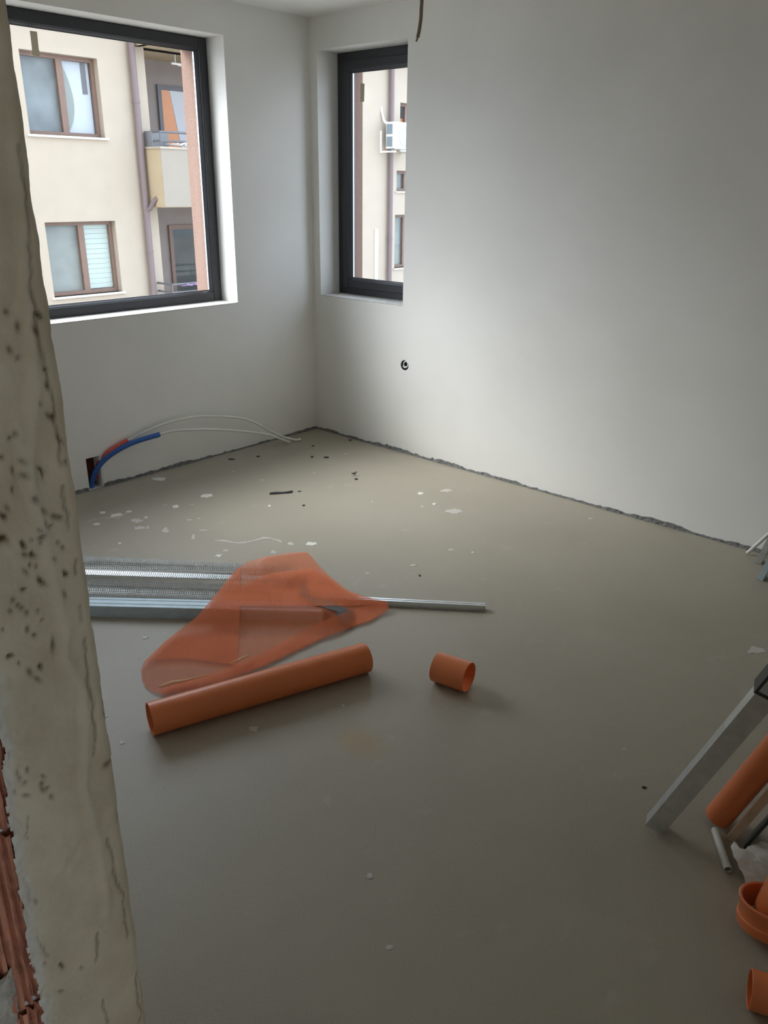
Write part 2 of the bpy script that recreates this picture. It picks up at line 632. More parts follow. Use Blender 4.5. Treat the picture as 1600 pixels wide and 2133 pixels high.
struct(MB().box((-40, -9, -4.5), (-12, 0.4, 11.0)).build('added_west_block', CREAM), 'unseen block added on the west side to keep sky off the facade opposite')  # unseen block added to cut sky light on the facade opposite

portal(((W1[0] + W1[1]) / 2, 0.41, 1.72), (-PI / 2, 0, 0), W1[1] - W1[0], 1.5)
portal((0.41, (W2[0] + W2[1]) / 2, 1.72), (PI / 2, 0, PI / 2), W2[1] - W2[0], 1.5)


# jagged grey edge strip, its dark tone also standing in for the shaded recess
def ragged_strip(axis, a0, a1, name, seed):
    rnd = random.Random(seed)
    n = int((a1 - a0) / 0.016)
    top, vs, fs = [], [], []
    h = 0.014
    for i in range(n + 1):
        a = a0 + (a1 - a0) * i / n
        h += rnd.uniform(-.005, .005)
        h = min(max(h, 0.006), 0.024)
        hh = h + (rnd.uniform(0.004, 0.012) if rnd.random() < 0.05 else 0)
        p = 0.003 + rnd.uniform(0, .006)
        q = 0.010 + rnd.uniform(0, .008)
        sec = [(0.0, hh), (-p, hh * 0.9), (-p - 0.002, hh * 0.45), (-q, 0.001), (0.0, 0.0)]
        vs += [(a, y, z) if axis == 1 else (y, a, z) for y, z in sec]
    for i in range(n):
        for k in range(4):
            fs.append((i * 5 + k, i * 5 + k + 1, i * 5 + k + 6, i * 5 + k + 5))
    return MB().add(vs, fs).build(name, DARKGAP)


struct(ragged_strip(1, -3.67, -1.845, 'gap_strip_back', 3), 'ragged dark edge strip painting the shaded gap along the foot of the window wall')
struct(ragged_strip(1, -1.745, 0.0, 'gap_strip_back', 5), 'ragged dark edge strip painting the shaded gap between the wall niche and the corner')
struct(ragged_strip(0, YD, 0.0, 'gap_strip_right', 9), 'ragged dark edge strip painting the shaded gap along the foot of the right wall')


# ------------------------------------------------------------------ windows of the room
def bar(mb, ax, t0, t1, a0, a1, z0, z1, c=0.004):
    if ax == 1:
        mb.cbox((a0, t0, z0), (a1, t1, z1), c)
    else:
        mb.cbox((t0, a0, z0), (t1, a1, z1), c)
    return mb


def room_window(name, ax, win, face, wid, label, sash=0.0):
    a0, a1, z0, z1 = win
    root = bpy.data.objects.new(name, None)
    C.objects.link(root)
    root.location = ((a0 + a1) / 2, face, z0) if ax == 1 else (face, (a0 + a1) / 2, z0)
    struct(root, label)
    e = 0.0015
    for nm, q in (('frame_bar', (a0 + e, a0 + wid, z0 + e, z1 - e)), ('frame_bar', (a1 - wid, a1 - e, z0 + e, z1 - e)),
                  ('frame_bar', (a0 + wid, a1 - wid, z1 - wid, z1 - e)), ('frame_bar', (a0 + wid, a1 - wid, z0 + e, z0 + wid))):
        bar(MB(), ax, face, face + 0.072, *q).build(nm, ANTH, root)
    i0, i1, j0, j1 = a0 + wid, a1 - wid, z0 + wid, z1 - wid
    f2 = face
    if sash:
        s = sash
        f2 = face - 0.012
        for q in ((i0 - .012, i0 + s, j0 - .012, j1 + .012), (i1 - s, i1 + .012, j0 - .012, j1 + .012), (i0 + s, i1 - s, j1 - s, j1 + .012), (i0 + s, i1 - s, j0 - .012, j0 + s)):
            bar(MB(), ax, f2, f2 + 0.075, *q).build('sash_bar', ANTH, root)
        i0, i1, j0, j1 = i0 + s, i1 - s, j0 + s, j1 - s
    # glazing bead (sloped), seal and spacer
    def loop(t, b):
        pts = [(i0 - b, j0 - b), (i1 + b, j0 - b), (i1 + b, j1 + b), (i0 - b, j1 + b)]
        return [(a, t, z) if ax == 1 else (t, a, z) for a, z in pts]
    for nm, m, prof in (('glazing_bead', ANTH, [(f2 + .004, 0.002), (f2 + .008, -0.004), (f2 + .022, -0.013), (f2 + .026, -0.013), (f2 + .026, 0.002)]),
                        ('seal', SEAL, [(f2 + .0262, 0.001), (f2 + .0262, -0.016), (f2 + .030, -0.016), (f2 + .030, 0.001)]),
                        ('spacer_bar', SPACER, [(f2 + .0345, 0.001), (f2 + .0345, -0.014), (f2 + .046, -0.014), (f2 + .046, 0.001)])):
        rings = [loop(*p) for p in prof]
        MB().rings(rings, closed=True).build(nm, m, root)
    for t in (f2 + 0.032, f2 + 0.048):
        g = MB()
        o = 0.001
        vs = [(a, t, z) if ax == 1 else (t, a, z) for a, z in ((i0 - o, j0 - o), (i1 + o, j0 - o), (i1 + o, j1 + o), (i0 - o, j1 + o))]
        g.add(vs, [(0, 1, 2, 3)]).build('pane', GLASS, root)
    return root


room_window('window_1', 1, W1, 0.160, 0.060, 'large anthracite window left of the room corner')
room_window('window_2', 0, W2, 0.180, 0.062, 'narrow anthracite window right of the room corner', sash=0.042)
# plastered sills: thin screed lip with rough edge
for nm, vs in (('trim_3', ((W1[0], 0.0, W1[2]), (W1[1], 0.162, W1[2] + 0.006))), ('trim_4', ((0.0, W2[0], W2[2]), (0.182, W2[1], W2[2] + 0.006)))):
    struct(MB().box(*vs).build(nm, mat('sill_plaster_' + nm, (0.62, 0.61, 0.58), 0.8, var=0.15, scale=25, bump=0.4, bscale=60)), 'rough plaster sill')

# masking tape on the panes
t1 = MB()
for k, (u0, u1, v0, v1, dy) in enumerate(((62, 77, 64, 104, 0.0), (66, 82, 103, 116, -0.0004))):
    q = [at(u0, v0, 1, 0.1915 + dy), at(u1, v0 + 2, 1, 0.1915 + dy), at(u1 + (4 if k == 0 else 1), v1 + 1, 1, 0.1915 + dy), at(u0 + (5 if k == 0 else 1), v1, 1, 0.1915 + dy)]
    t1.hexa([p + np.array([0, 0.0003, 0]) for p in q] + [p for p in q])
tag(t1.build('masking_tape', TAPE), 'short strip of beige masking tape stuck on the large window pane', 'tape')
q = [at(u, v, 0, 0.199) for u, v in ((751, 174), (759.5, 174), (758.5, 212), (751, 212))]
tag(MB().hexa([p + np.array([0.0003, 0, 0]) for p in q] + q).build('masking_tape', TAPE), 'short strip of beige masking tape stuck on the narrow window pane', 'tape')

# ------------------------------------------------------------------ socket hole
sk = thing('socket_box', 'round open wiring box with a coiled white cable in the right wall', 'socket', (0, *SOCK))
MB().lathe((-0.0005, *SOCK), (1, 0, 0), [(0, 0.033), (0, 0.055), (0.0004, 0.057), (0.0004, 0.033)], 32).build('plaster_collar', WALL, sk)
MB().lathe((-0.0004, *SOCK), (1, 0, 0), [(0, 0.033), (0.05, 0.033), (0.05, 0.0), (0.052, 0.0), (0.052, 0.0345), (0.0, 0.0345)], 32).build('box_shell', mat('grey_box', (0.10, 0.11, 0.12), 0.6), sk, smooth=True)
pts = []
for i in range(34):
    a = -1.9 + i * 0.23
    pts.append((0.010 - 0.0003 * i + 0.003 * math.sin(a), SOCK[0] - 0.006 + 0.0195 * math.cos(a), SOCK[1] + 0.006 + 0.0195 * math.sin(a)))
MB().tube(pts, 0.0050, 8).build('white_cable', WHITEP, sk, smooth=True)

# ------------------------------------------------------------------ jamb plaster, brick
def jp(u, v):
    p = at(u, v, 1, YJ)
    return (p[0], p[2])


xs = np.arange(-3.90, XF + 0.0005, 0.002)
zs = np.arange(0.42, 1.95, 0.0025)
X, Z = np.meshgrid(xs, zs)
lean = 0.006 * (1.9 - Z)                      # the arris leans a little
Xw = X + lean * 0
hgt = 0.005 * fbm(X * 9, Z * 5, 1, 4) + 0.003 * fbm(X * 45, Z * 30, 11, 3) + 0.0012 * fbm(X * 160, Z * 160, 21, 2)
dirt_shade = np.zeros_like(X)
pale = np.zeros_like(X)
rdg = [[jp(*p) for p in l] for l in (
    [(40, 900), (60, 1010), (85, 1100), (110, 1220), (135, 1330), (132, 1370), (168, 1440), (175, 1560), (172, 1640), (185, 1690), (205, 1790), (218, 1870), (220, 1905)],
    [(48, 640), (70, 800), (62, 880), (60, 1010)], [(20, 300), (40, 470), (48, 640)])]
for l in rdg:
    d, s = polydist(X, Z, l)
    wv = 0.004 + 0.0025 * (vnoise(X * 60, Z * 40, 5))
    hgt += 0.0026 * np.exp(-(d / wv) ** 2) * (0.5 + vnoise(X * 90, Z * 60, 8)) - 0.003 * np.exp(-(d / 0.013) ** 2) * np.clip(-s / 0.006, 0, 1)
    pale += 0.25 * np.exp(-(d / 0.003) ** 2)
crk = [[jp(*p) for p in l] for l in (
    [(24, 300), (34, 350), (42, 420), (46, 500), (52, 560), (50, 600), (60, 640), (70, 700), (78, 745), (88, 790), (98, 830), (104, 880), (115, 930), (118, 970)],
    [(121, 1015), (128, 1065), (134, 1105)], [(148, 1170), (150, 1200)], [(158, 1265), (162, 1300)], [(168, 1335), (172, 1370), (176, 1420), (183, 1460), (186, 1500), (195, 1540), (190, 1575)],
    [(203, 1440), (208, 1480), (212, 1505)], [(243, 1695), (238, 1715)],
    [(218, 1750), (230, 1800), (235, 1840), (250, 1865), (254, 1920), (260, 1955)], [(200, 1945), (203, 1975), (200, 2003)], [(213, 2083), (222, 2120), (226, 2133)],
    [(281, 2030), (284, 2090), (292, 2110), (286, 2133)], [(60, 1700), (56, 1745), (60, 1747)], [(55, 1830), (64, 1900)], [(78, 1950), (90, 1985), (100, 1992)])]
rj = random.Random(3)
wob = 0.0025 * fbm(X * 70, Z * 70, 31, 3)
for l in crk:
    d, s = polydist(X + wob * 2, Z, l)
    wv = 0.0009 + 0.0013 * vnoise(X * 40, Z * 50, 51)
    hgt -= 0.0022 * np.exp(-(d / wv) ** 2)
    dirt_shade += 0.6 * np.exp(-(d / (wv * .8)) ** 2)
# pits
pits = []
for (u0, u1, v0, v1, n) in ((0, 70, 950, 1150, 16), (0, 90, 1150, 1420, 26), (75, 135, 950, 1260, 20), (30, 60, 1600, 1660, 6), (85, 115, 1600, 1665, 5), (50, 95, 1960, 2060, 8), (0, 130, 620, 950, 16), (20, 220, 1850, 2130, 9)):
    for _ in range(n):
        u, v = rj.uniform(u0, u1), rj.uniform(v0, v1)
        pits.append((*jp(u, v), rj.uniform(0.0012, 0.0024), rj.uniform(0.0016, 0.0055), rj.uniform(-0.9, 0.1)))
pits += [(*jp(215, 1598), 0.004, 0.005, -1.1), (*jp(228, 1592), 0.003, 0.003, 0), (*jp(110, 1345), .002, .009, 0.1), (*jp(8, 1600), .004, .01, 0)]
for (px, pz, ra, rb, an) in pits:
    ca, sa = math.cos(an), math.sin(an)
    dx, dz = X - px, Z - pz
    e = np.exp(-(((dx * ca - dz * sa) / ra) ** 2 + ((dx * sa + dz * ca) / rb) ** 2))
    hgt -= 0.0024 * e
    dirt_shade += 0.85 * e  # pits coloured dark: dirt, plus shade the shallow relief lacks
# trowel scrapes in the lower part
scr = np.clip((1.12 - Z) / 0.1, 0, 1) * np.clip((Z - 0.9) / 0.1, 0, 1)
hgt += scr * 0.0035 * fbm((X - Z * 0.8) * 60, (X + Z) * 8, 77, 3)
dirt_shade += scr * 0.5 * np.clip(fbm((X - Z * 0.8) * 40, (X + Z) * 8, 78, 3) - 0.12, 0, 1) * 2
# rounded arris towards the room
ex = X - XF
hgt -= 0.007 * np.clip(1 + ex / 0.010, 0, 1) ** 2 * (0.7 + 0.8 * vnoise(Z * 18, X * 0, 3))
# near edge: broken away so that the clay brick shows
edge = np.array([jp(*p) for p in [(-40, 1380), (-8, 1470), (2, 1540), (12, 1633), (15, 1679), (29, 1755), (40, 1857), (55, 1955), (70, 2016), (92, 2133), (120, 2290)]])
ez = edge[::-1, 1]
exx = edge[::-1, 0]
eb = np.interp(Z, ez, exx, left=exx[0], right=-9.0) + 0.007 * fbm(Z * 40, X * 3, 91, 4) + 0.004 * fbm(Z * 160, X * 50, 95, 3)
de = X - eb
hgt += 0.0025 * np.exp(-np.clip(de, 0, 1) / 0.006)
hgt += 0.006 * fbm(X * 220, Z * 220, 96, 2) * np.exp(-np.clip(de, 0, 1) / 0.012)
pale += 1.3 * np.exp(-np.clip(de - 0.003, 0, 1) / 0.006) * (0.4 + vnoise(X * 150, Z * 120, 97))
dirt_shade += 1.2 * np.clip(vnoise(X * 60, Z * 30, 98) - 0.62, 0, 1) * np.exp(-((de - 0.018) / 0.006) ** 2)
keep = de > -0.002
V = np.stack([X, YJ - hgt, Z], -1)
V[:, :, 0] += 0.0065 * np.clip((Z - 0.62) / 0.35, 0, 1) * np.clip(1 + ex / 0.05, 0, 1)
V[:, -1, 0] += 0.003 * fbm(zs * 30, zs * 0, 14, 4)
nz, nx = X.shape
idx = np.arange(nz * nx).reshape(nz, nx)
faces = []
cells = keep[:-1, :-1] & keep[1:, 1:]
for j, i in zip(*np.nonzero(cells)):
    faces.append((idx[j, i], idx[j, i + 1], idx[j + 1, i + 1], idx[j + 1, i]))
verts = [tuple(p) for p in V.reshape(-1, 3)]
# return of the plaster on the room side
k = len(verts)
for j in range(nz):
    x, y, z = V[j, -1]
    verts.append((x, YJ + 0.04, z))
for j in range(nz - 1):
    faces.append((idx[j, -1], k + j, k + j + 1, idx[j + 1, -1]))
me = bpy.data.meshes.new('plaster_coat')
me.from_pydata(verts, [], [tuple(int(i) for i in f) for f in faces])
ca = me.color_attributes.new('dirt_shade', 'FLOAT_COLOR', 'POINT')
cols = np.zeros((len(verts), 4), np.float32)
cols[:nz * nx, 0] = np.clip(dirt_shade, 0, 1).reshape(-1)
cols[:nz * nx, 1] = np.clip(pale, 0, 1).reshape(-1)
cols[:, 3] = 1
ca.data.foreach_set('color', cols.reshape(-1))
me.materials.append(JAMB)
me.polygons.foreach_set('use_smooth', [True] * len(me.polygons))
jo = bpy.data.objects.new('plaster_coat', me)
C.objects.link(jo)
jo.parent = wl
jo['label'] = 'rough pitted grey-beige plaster coat of the doorway jamb'
MB().box((-3.93, YJ + 0.0, 0.0), (XF, YJ + 0.014, 0.42)).build('plaster_foot', JAMB, wl)
MB().box((-3.93, YJ + 0.0, 1.94), (XF, YJ + 0.014, 2.15)).build('plaster_head', JAMB, wl)


# grooved clay bricks in the broken edge
def clay_brick(z0, z1, x0, x1, seed):
    rnd = random.Random(seed)
    mb = MB()
    n = int((x1 - x0) / 0.0022)
    prof = []
    for i in range(n + 1):
        ph = (i * 0.0022) % 0.0095
        prof.append((x0 + i * 0.0022, YJ + 0.004 + (0.0085 if ph > 0.0062 else 0.0) + rnd.uniform(-.0006, .0006)))
    m = 14
    vs = []
    for k in range(m + 1):
        z = z0 + (z1 - z0) * k / m
        for x, y in prof:
            vs.append((x + rnd.uniform(-.0006, .0006), y + rnd.uniform(-.0009, .0009), z))
    n1 = len(prof)
    fs = [(k * n1 + i, k * n1 + i + 1, (k + 1) * n1 + i + 1, (k + 1) * n1 + i) for k in range(m) for i in range(n1 - 1)]
    # solid backing
    mb.add(vs, fs)
    mb.box((x0, YJ + 0.0132, z0), (x1, YJ + 0.0139, z1))
    return mb


for k, (z0, z1) in enumerate(((0.35, 0.585), (0.593, 0.825), (0.833, 1.066), (1.074, 1.31))):
    clay_brick(z0, z1, -3.93, -3.755, k).build('brick', BRICKM, wl)
# mortar lump on the near arris, bottom left of the view
mb = MB()
zz = np.linspace(0.55, 0.90, 100)
vs, fs = [], []
for j, z in enumerate(zz):
    e = np.interp(z, [jp(46, 2133)[1], jp(34, 2046)[1], jp(18, 1970)[1], jp(6, 1902)[1]], [jp(46, 2133)[0], jp(34, 2046)[0], jp(18, 1970)[0], jp(2, 1902)[0]])
    for i in range(26):
        t = i / 25
        x = -3.925 + (e + 0.004 * float(fbm(np.array(z * 90.), np.array(3.), 7, 3)) + 3.925) * t
        y = YJ + 0.006 - 0.011 * (1 - t ** 6) - 0.006 * float(fbm(np.array(x * 120.), np.array(z * 120.), 17, 3))
        vs.append((x, y, z))
for j in range(len(zz) - 1):
    for i in range(25):
        fs.append((j * 26 + i, j * 26 + i + 1, j * 26 + 27 + i, j * 26 + 26 + i))
o = mb.add(vs, fs).build('mortar_lump', mat('whitish_mortar', (0.56, 0.55, 0.50), 0.9, var=0.3, scale=60, bump=0.5, bscale=150), wl, smooth=True)
o['label'] = 'whitish rough mortar beside the bare brick'

# ------------------------------------------------------------------ wall niche with heating pipes
nb = MB()
nb.box((NICHE[0] - .01, 0.075, -0.02), (NICHE[1] + .01, 0.085, NICHE[3] + .01))
nb.build('niche_back', DKRED, wb)
# broken plaster edge around the niche
for side, seed in ((0, 1), (1, 2), (2, 3)):
    rnd = random.Random(seed)
    mb = MB()
    n = 14
    vs = []
    for i in range(n + 1):
        t = i / n
        wv = rnd.uniform(0.004, 0.012)
        if side == 0:
            p, q = (NICHE[0] - wv * .6, -0.0012, 0.192 * t), (NICHE[0] + wv, 0.028, 0.192 * t)
        elif side == 1:
            p, q = (NICHE[1] + wv, -0.0012, 0.16 * t), (NICHE[1] - wv * .5, 0.030, 0.16 * t)
        else:
            x = NICHE[0] + (NICHE[1] - NICHE[0]) * t
            p, q = (x, -0.0012, NICHE[3] + wv * .8), (x, 0.03, NICHE[3] - wv)
        vs += [p, q]
    fs = [(2 * i, 2 * i + 1, 2 * i + 3, 2 * i + 2) for i in range(n)]
    mb.add(vs, fs).build('broken_plaster_edge', SMEAR, wb)


def wallpath(pix, ys):
    """pixels on the curve with the distance of each point from the window wall"""
    return [at(u, v, 1, y) for (u, v), y in zip(pix, ys)]


def smooth_path(p, n=8):
    p = [np.array(q, float) for q in p]
    p = [2 * p[0] - p[1]] + p + [2 * p[-1] - p[-2]]
    out = []
    for i in range(1, len(p) - 2):
        for k in range(n):
            t = k / n
            a, b, c, d = p[i - 1:i + 3]
            out.append(0.5 * (2 * b + (c - a) * t + (2 * a - 5 * b + 4 * c - d) * t * t + (3 * b - a - 3 * c + d) * t ** 3))
    out.append(p[-2])
    return out


blue = smooth_path(wallpath([(190, 1020), (194, 995), (203, 975), (222, 954), (250, 935), (285, 919), (332, 905)], [0.03, 0.02, 0.0, -0.022, -0.04, -0.055, -0.07]))
red = smooth_path(wallpath([(203, 995), (203, 980), (208, 962), (225, 943), (245, 930), (266, 918)], [0.05, 0.045, 0.02, -0.012, -0.02, -0.025]))
pb = thing('heating_pipe', 'blue sleeved heating pipe with its white end arching from the wall niche', 'pipe', blue[0] * np.array([1, 1, 0]))
MB().tube(blue, 0.0155, 14).build('blue_sleeve', BLUEP, pb, smooth=True)
wp = smooth_path(wallpath([(326, 907), (360, 898), (400, 895), (450, 895), (500, 898), (560, 906), (604, 922)], [-0.068, -0.08, -0.095, -0.11, -0.125, -0.14, -0.150]))
wp = [np.array([p[0], p[1], max(p[2], 0.009)]) for p in wp]
MB().tube(wp, 0.008, 10).build('white_pipe', WHITEP, pb, smooth=True)
pr = thing('heating_pipe', 'red sleeved heating pipe with the higher white end arching from the wall niche', 'pipe', red[0] * np.array([1, 1, 0]))
MB().tube(red, 0.0155, 14).build('red_sleeve', REDP, pr, smooth=True)
wp = smooth_path(wallpath([(262, 921), (300, 900), (345, 882), (395, 870), (445, 867), (500, 871), (530, 880), (560, 896), (590, 910), (626, 919)], [-0.024, -0.03, -0.035, -0.045, -0.06, -0.08, -0.095, -0.11, -0.13, -0.150]))
wp = [np.array([p[0], p[1], max(p[2], 0.009)]) for p in wp]
MB().tube(wp, 0.008, 10).build('white_pipe', WHITEP, pr, smooth=True)

# cable hanging from the ceiling
base = at(870, 78, 0, -1.72)
top = at(879, 0, 0, -1.715)
tp = smooth_path([(top[0] + .015, top[1] - .012, H), (top[0] + .012, top[1] - .008, 2.45), top, (at(877, 35, 0, -1.715)), (at(873.5, 62, 0, -1.72)), base], 6)
cb = thing('ceiling_cable', 'brown cable end hanging from the ceiling in front of the right wall', 'cable', (tp[0][0], tp[0][1], H))
MB().tube(tp, 0.0058, 10).build('sheath', WIREM, cb, smooth=True)
MB().tube([tp[-1], tp[-1] + np.array([-0.004, 0.002, -0.012])], 0.003, 8).build('core', mat('copper', (0.5, 0.28, 0.16), 0.4, metal=0.8), cb)

# ------------------------------------------------------------------ pipes on the floor
RO = 0.055
a, b = at(312, 1498, 2, RO), at(763, 1369, 2, RO)
a[2] = b[2] = RO
tag(MB().hollow(a, b, RO, RO - 0.0035, 64).build('sewer_pipe', ORANGE, smooth=True, origin=(*((a + b) / 2)[:2], 0)), 'long orange plastic sewer pipe lying in front of the orange mesh', 'pipe')
a, b = at(909, 1388, 2, RO), at(977, 1411, 2, RO)
a[2] = b[2] = RO
tag(MB().hollow(a, b, RO, RO - 0.0035, 64).build('sewer_pipe', ORANGE, smooth=True, origin=(*((a + b) / 2)[:2], 0)), 'short orange pipe offcut lying alone on the open floor', 'pipe')


# ------------------------------------------------------------------ perforated beads and profiles
def bead_mesh(L=1.55, flange=0.030, cell=0.0100):
    """angle bead with real round perforations; lies along -X with its end at the origin, apex up"""
    bm = bmesh.new()
    r2 = math.sqrt(.5)
    nx = int(L / cell)
    rows = 3
    for sgn in (-1, 1):
        cache = {}

        def P(x, s):
            key = (round(x, 6), round(s, 6))
            if key not in cache:
                s2 = s
                cache[key] = bm.verts.new((x, sgn * s2 * r2, flange * r2 - s2 * r2))
            return cache[key]
        c = flange / rows
        for i in range(nx):
            for j in range(rows):
                x1, s0 = -i * cell, j * c
                x0, s1 = x1 - cell, s0 + c
                cx, cs = (x0 + x1) / 2, (s0 + s1) / 2
                out = [P(x0, s0), P(x1, s0), P(x1, s1), P(x0, s1)]
                rr = 0.0034
                sh = 0.0009 if j % 2 else -0.0009
                inn = [P(cx + sh - rr, cs - rr), P(cx + sh + rr, cs - rr), P(cx + sh + rr, cs + rr), P(cx + sh - rr, cs + rr)]
                for k in range(4):
                    l = (k + 1) % 4
                    bm.faces.new((out[k], out[l], inn[l], inn[k]))
    bmesh.ops.remove_doubles(bm, verts=bm.verts[:], dist=1e-6)
    me = bpy.data.meshes.new('perforated_bead')
    bm.to_mesh(me)
    bm.free()
    me.materials.append(STEEL)
    return me


BEAD = bead_mesh()
beads = [  # apex at the left edge of the view, apex at the free end, base height
    ((175, 1160), (577, 1178), 0.0, 0.45, 'rearmost perforated steel corner bead of the bundle'),
    ((175, 1169), (572, 1188), 0.0, -0.15, 'second perforated steel corner bead from the back of the bundle'),
    ((175, 1182), (545, 1187), 0.019, -0.3, 'perforated steel corner bead lying across the two rearmost beads'),
    ((175, 1193), (592, 1207), 0.012, -0.55, 'shiny bright perforated steel corner bead in the middle of the bundle'),
    ((175, 1207), (538, 1221), 0.004, 0.35, 'perforated steel corner bead just in front of the shiny bright one'),
    ((175, 1218), (560, 1233), 0.0, -0.1, 'dull perforated corner bead, third before the smooth steel profiles'),
    ((175, 1228), (580, 1243), 0.0, -0.35, 'dull perforated corner bead, second before the smooth steel profiles'),
    ((175, 1238), (600, 1252), 0.0, 0.3, 'perforated corner bead with glints, right behind the smooth steel profiles'),
]
for i, (l, e, zb, tw, lab) in enumerate(beads):
    za = zb + 0.030 * math.sqrt(.5)
    pe, pl = at(*e, 2, za), at(*l, 2, za)
    d = pe - pl
    o = bpy.data.objects.new('corner_bead', BEAD)
    C.objects.link(o)
    o.location = (pe[0], pe[1], zb + 0.0006 + 0.0213 * math.sin(abs(tw)))
    o.rotation_euler = (tw, 0.0, math.atan2(d[1], d[0]))
    tag(o, lab, 'corner bead', 'perforated corner beads in the bundle on the floor')


def channel(p_end, p_far, wdt, hgt_, t=0.0012, lip=0.008, zb=0.0):
    """C channel lying on the floor with its web up; p_end and p_far are its axis ends"""
    p0, p1 = Vector((p_far[0], p_far[1], zb)), Vector((p_end[0], p_end[1], zb))
    d = (p1 - p0).normalized()
    n = Vector((-d.y, d.x, 0))
    h2 = wdt / 2
    prof = [(-h2 + lip, 0), (-h2, 0), (-h2, hgt_ * .45), (-h2 + .002, hgt_ * .5), (-h2, hgt_ * .55), (-h2, hgt_ - .002), (-h2 + .002, hgt_), (-.004, hgt_), (0, hgt_ - .002), (.004, hgt_), (h2 - .002, hgt_), (h2, hgt_ - .002), (h2, 0), (h2 - lip, 0),
            (h2 - lip, t), (h2 - t, t), (h2 - t, hgt_ - t - .001), (-h2 + t, hgt_ - t - .001), (-h2 + t, t), (-h2 + lip, t)]
    rings = [[p + n * y + Vector((0, 0, z)) for y, z in prof] for p in (p0, p1)]
    return MB().rings(rings)


def profile(px_end, px_left, z, wdt, h, name, label, zb=0.0, m=STEELB, ext=0.0):
    e, l = at(*px_end, 2, z), at(*px_left, 2, z)
    d = (l - e) / np.linalg.norm(l - e)
    far = e + d * (np.linalg.norm(l - e) + ext)
    return tag(channel(e, far, wdt, h, zb=zb).build(name, m, origin=(*((e + far) / 2)[:2], zb)), label, 'metal profile', 'smooth metal profiles in the bundle on the floor')


profile((672, 1278), (178, 1266), 0.027, 0.050, 0.050, 'drywall_profile', 'front smooth galvanised profile of the bundle, nearest the camera', ext=0.12)
profile((640, 1259), (178, 1248), 0.040, 0.040, 0.040, 'drywall_profile', 'second smooth bluish profile, behind the front one of the bundle', ext=0.12)
profile((1011, 1265), (672, 1248), 0.013, 0.028, 0.027, 'drywall_profile', 'thin long profile sticking out past the right corner of the mesh', m=STEEL, ext=0.0)

# dark scrap under the mesh
def crumple(poly, z0, amp, name, m, seed, label, cat, cuts=3, lift=None, thick=0.001):
    bm = bmesh.new()
    vs = [bm.verts.new(tuple(p)) for p in poly]
    bm.faces.new(vs)
    bmesh.ops.triangulate(bm, faces=bm.faces[:])
    for _ in range(cuts):
        bmesh.ops.subdivide_edges(bm, edges=bm.edges[:], cuts=1, use_grid_fill=True)
        bmesh.ops.triangulate(bm, faces=bm.faces[:])
    for v in bm.verts:
        x, y = np.array(v.co.x), np.array(v.co.y)
        n = float(abs(fbm(x * 14, y * 14, seed, 4))) * 2 + 0.3 * float(vnoise(x * 40, y * 40, seed + 9))
        v.co.z += z0 + amp * n + (lift(v.co) if lift else 0)
    mb = MB().frombm(bm)
    o = mb.build(name, m, origin=(*np.mean([p[:2] for p in poly], 0), 0))
    s = o.modifiers.new('thickness', 'SOLIDIFY')
    s.thickness = thick
    return tag(o, label, cat)


# ------------------------------------------------------------------ orange mesh sheet
DIR = np.array([0.577, -0.816])
NRM = np.array([0.816, 0.577])


OBST = []


def obstacle(px_end, px_left, z, hw, h):
    OBST.append((at(*px_end, 2, z)[:2], at(*px_left, 2, z)[:2], hw, h))


obstacle((672, 1278), (178, 1266), 0.027, 0.026, 0.051)
obstacle((640, 1259), (178, 1248), 0.040, 0.021, 0.041)
obstacle((1011, 1265), (672, 1248), 0.013, 0.015, 0.028)
for (l, e, zb, tw, lab) in beads:
    obstacle(e, l, zb + 0.021, 0.022, zb + 0.026)


def net_z(p, layer):
    z = 0.004
    for e, l, hw, h in OBST:
        d = (l - e)
        L = np.linalg.norm(d)
        d = d / L
        q = p[:2] - e
        t = float(q @ d)
        s_ = abs(float(q[0] * -d[1] + q[1] * d[0])) - hw
        dist = math.hypot(max(s_, 0.0), max(-t, 0.0))
        z = max(z, h + 0.006 - 0.42 * max(0.0, dist - 0.012))
    wv = 0.010 * max(0.0, float(fbm(np.array(p[0] * 7.), np.array(p[1] * 7.), 41, 3)) + 0.35)
    return z + (wv if layer >= 0 else 0) + layer * 0.006


def net_sheet(name, poly, layer, parent, m=None):
    bm = bmesh.new()
    n = len(poly)
    dense = []
    for i in range(n):
        p0, p1 = np.array(poly[i], float), np.array(poly[(i + 1) % n], float)
        k = max(1, int(np.hypot(*(p1 - p0)) / 14))
        for j in range(k):
            dense.append(p0 + (p1 - p0) * j / k)
    us = [p[0] for p in dense]
    vs_ = [p[1] for p in dense]
    verts = [bm.verts.new((p[0], p[1], 0)) for p in dense]
    bm.faces.new(verts)
    bmesh.ops.triangulate(bm, faces=bm.faces[:])
    # cut with a grid of lines so that the sheet can drape
    for u in range(int(min(us)) + 9, int(max(us)), 13):
        bmesh.ops.bisect_plane(bm, geom=bm.verts[:] + bm.edges[:] + bm.faces[:], plane_co=(u, 0, 0), plane_no=(1, 0, 0))
    for v in range(int(min(vs_)) + 7, int(max(vs_)), 9):
        bmesh.ops.bisect_plane(bm, geom=bm.verts[:] + bm.edges[:] + bm.faces[:], plane_co=(0, v, 0), plane_no=(0, 1, 0))
    for vt in bm.verts:
        u, v = vt.co.x, vt.co.y
        z = 0.01
        for _ in range(5):
            p = at(u, v, 2, z)
            z = 0.5 * z + 0.5 * net_z(p, layer)
        vt.co = at(u, v, 2, z)
    return MB().frombm(bm).build(name, m or NET, parent, smooth=True)


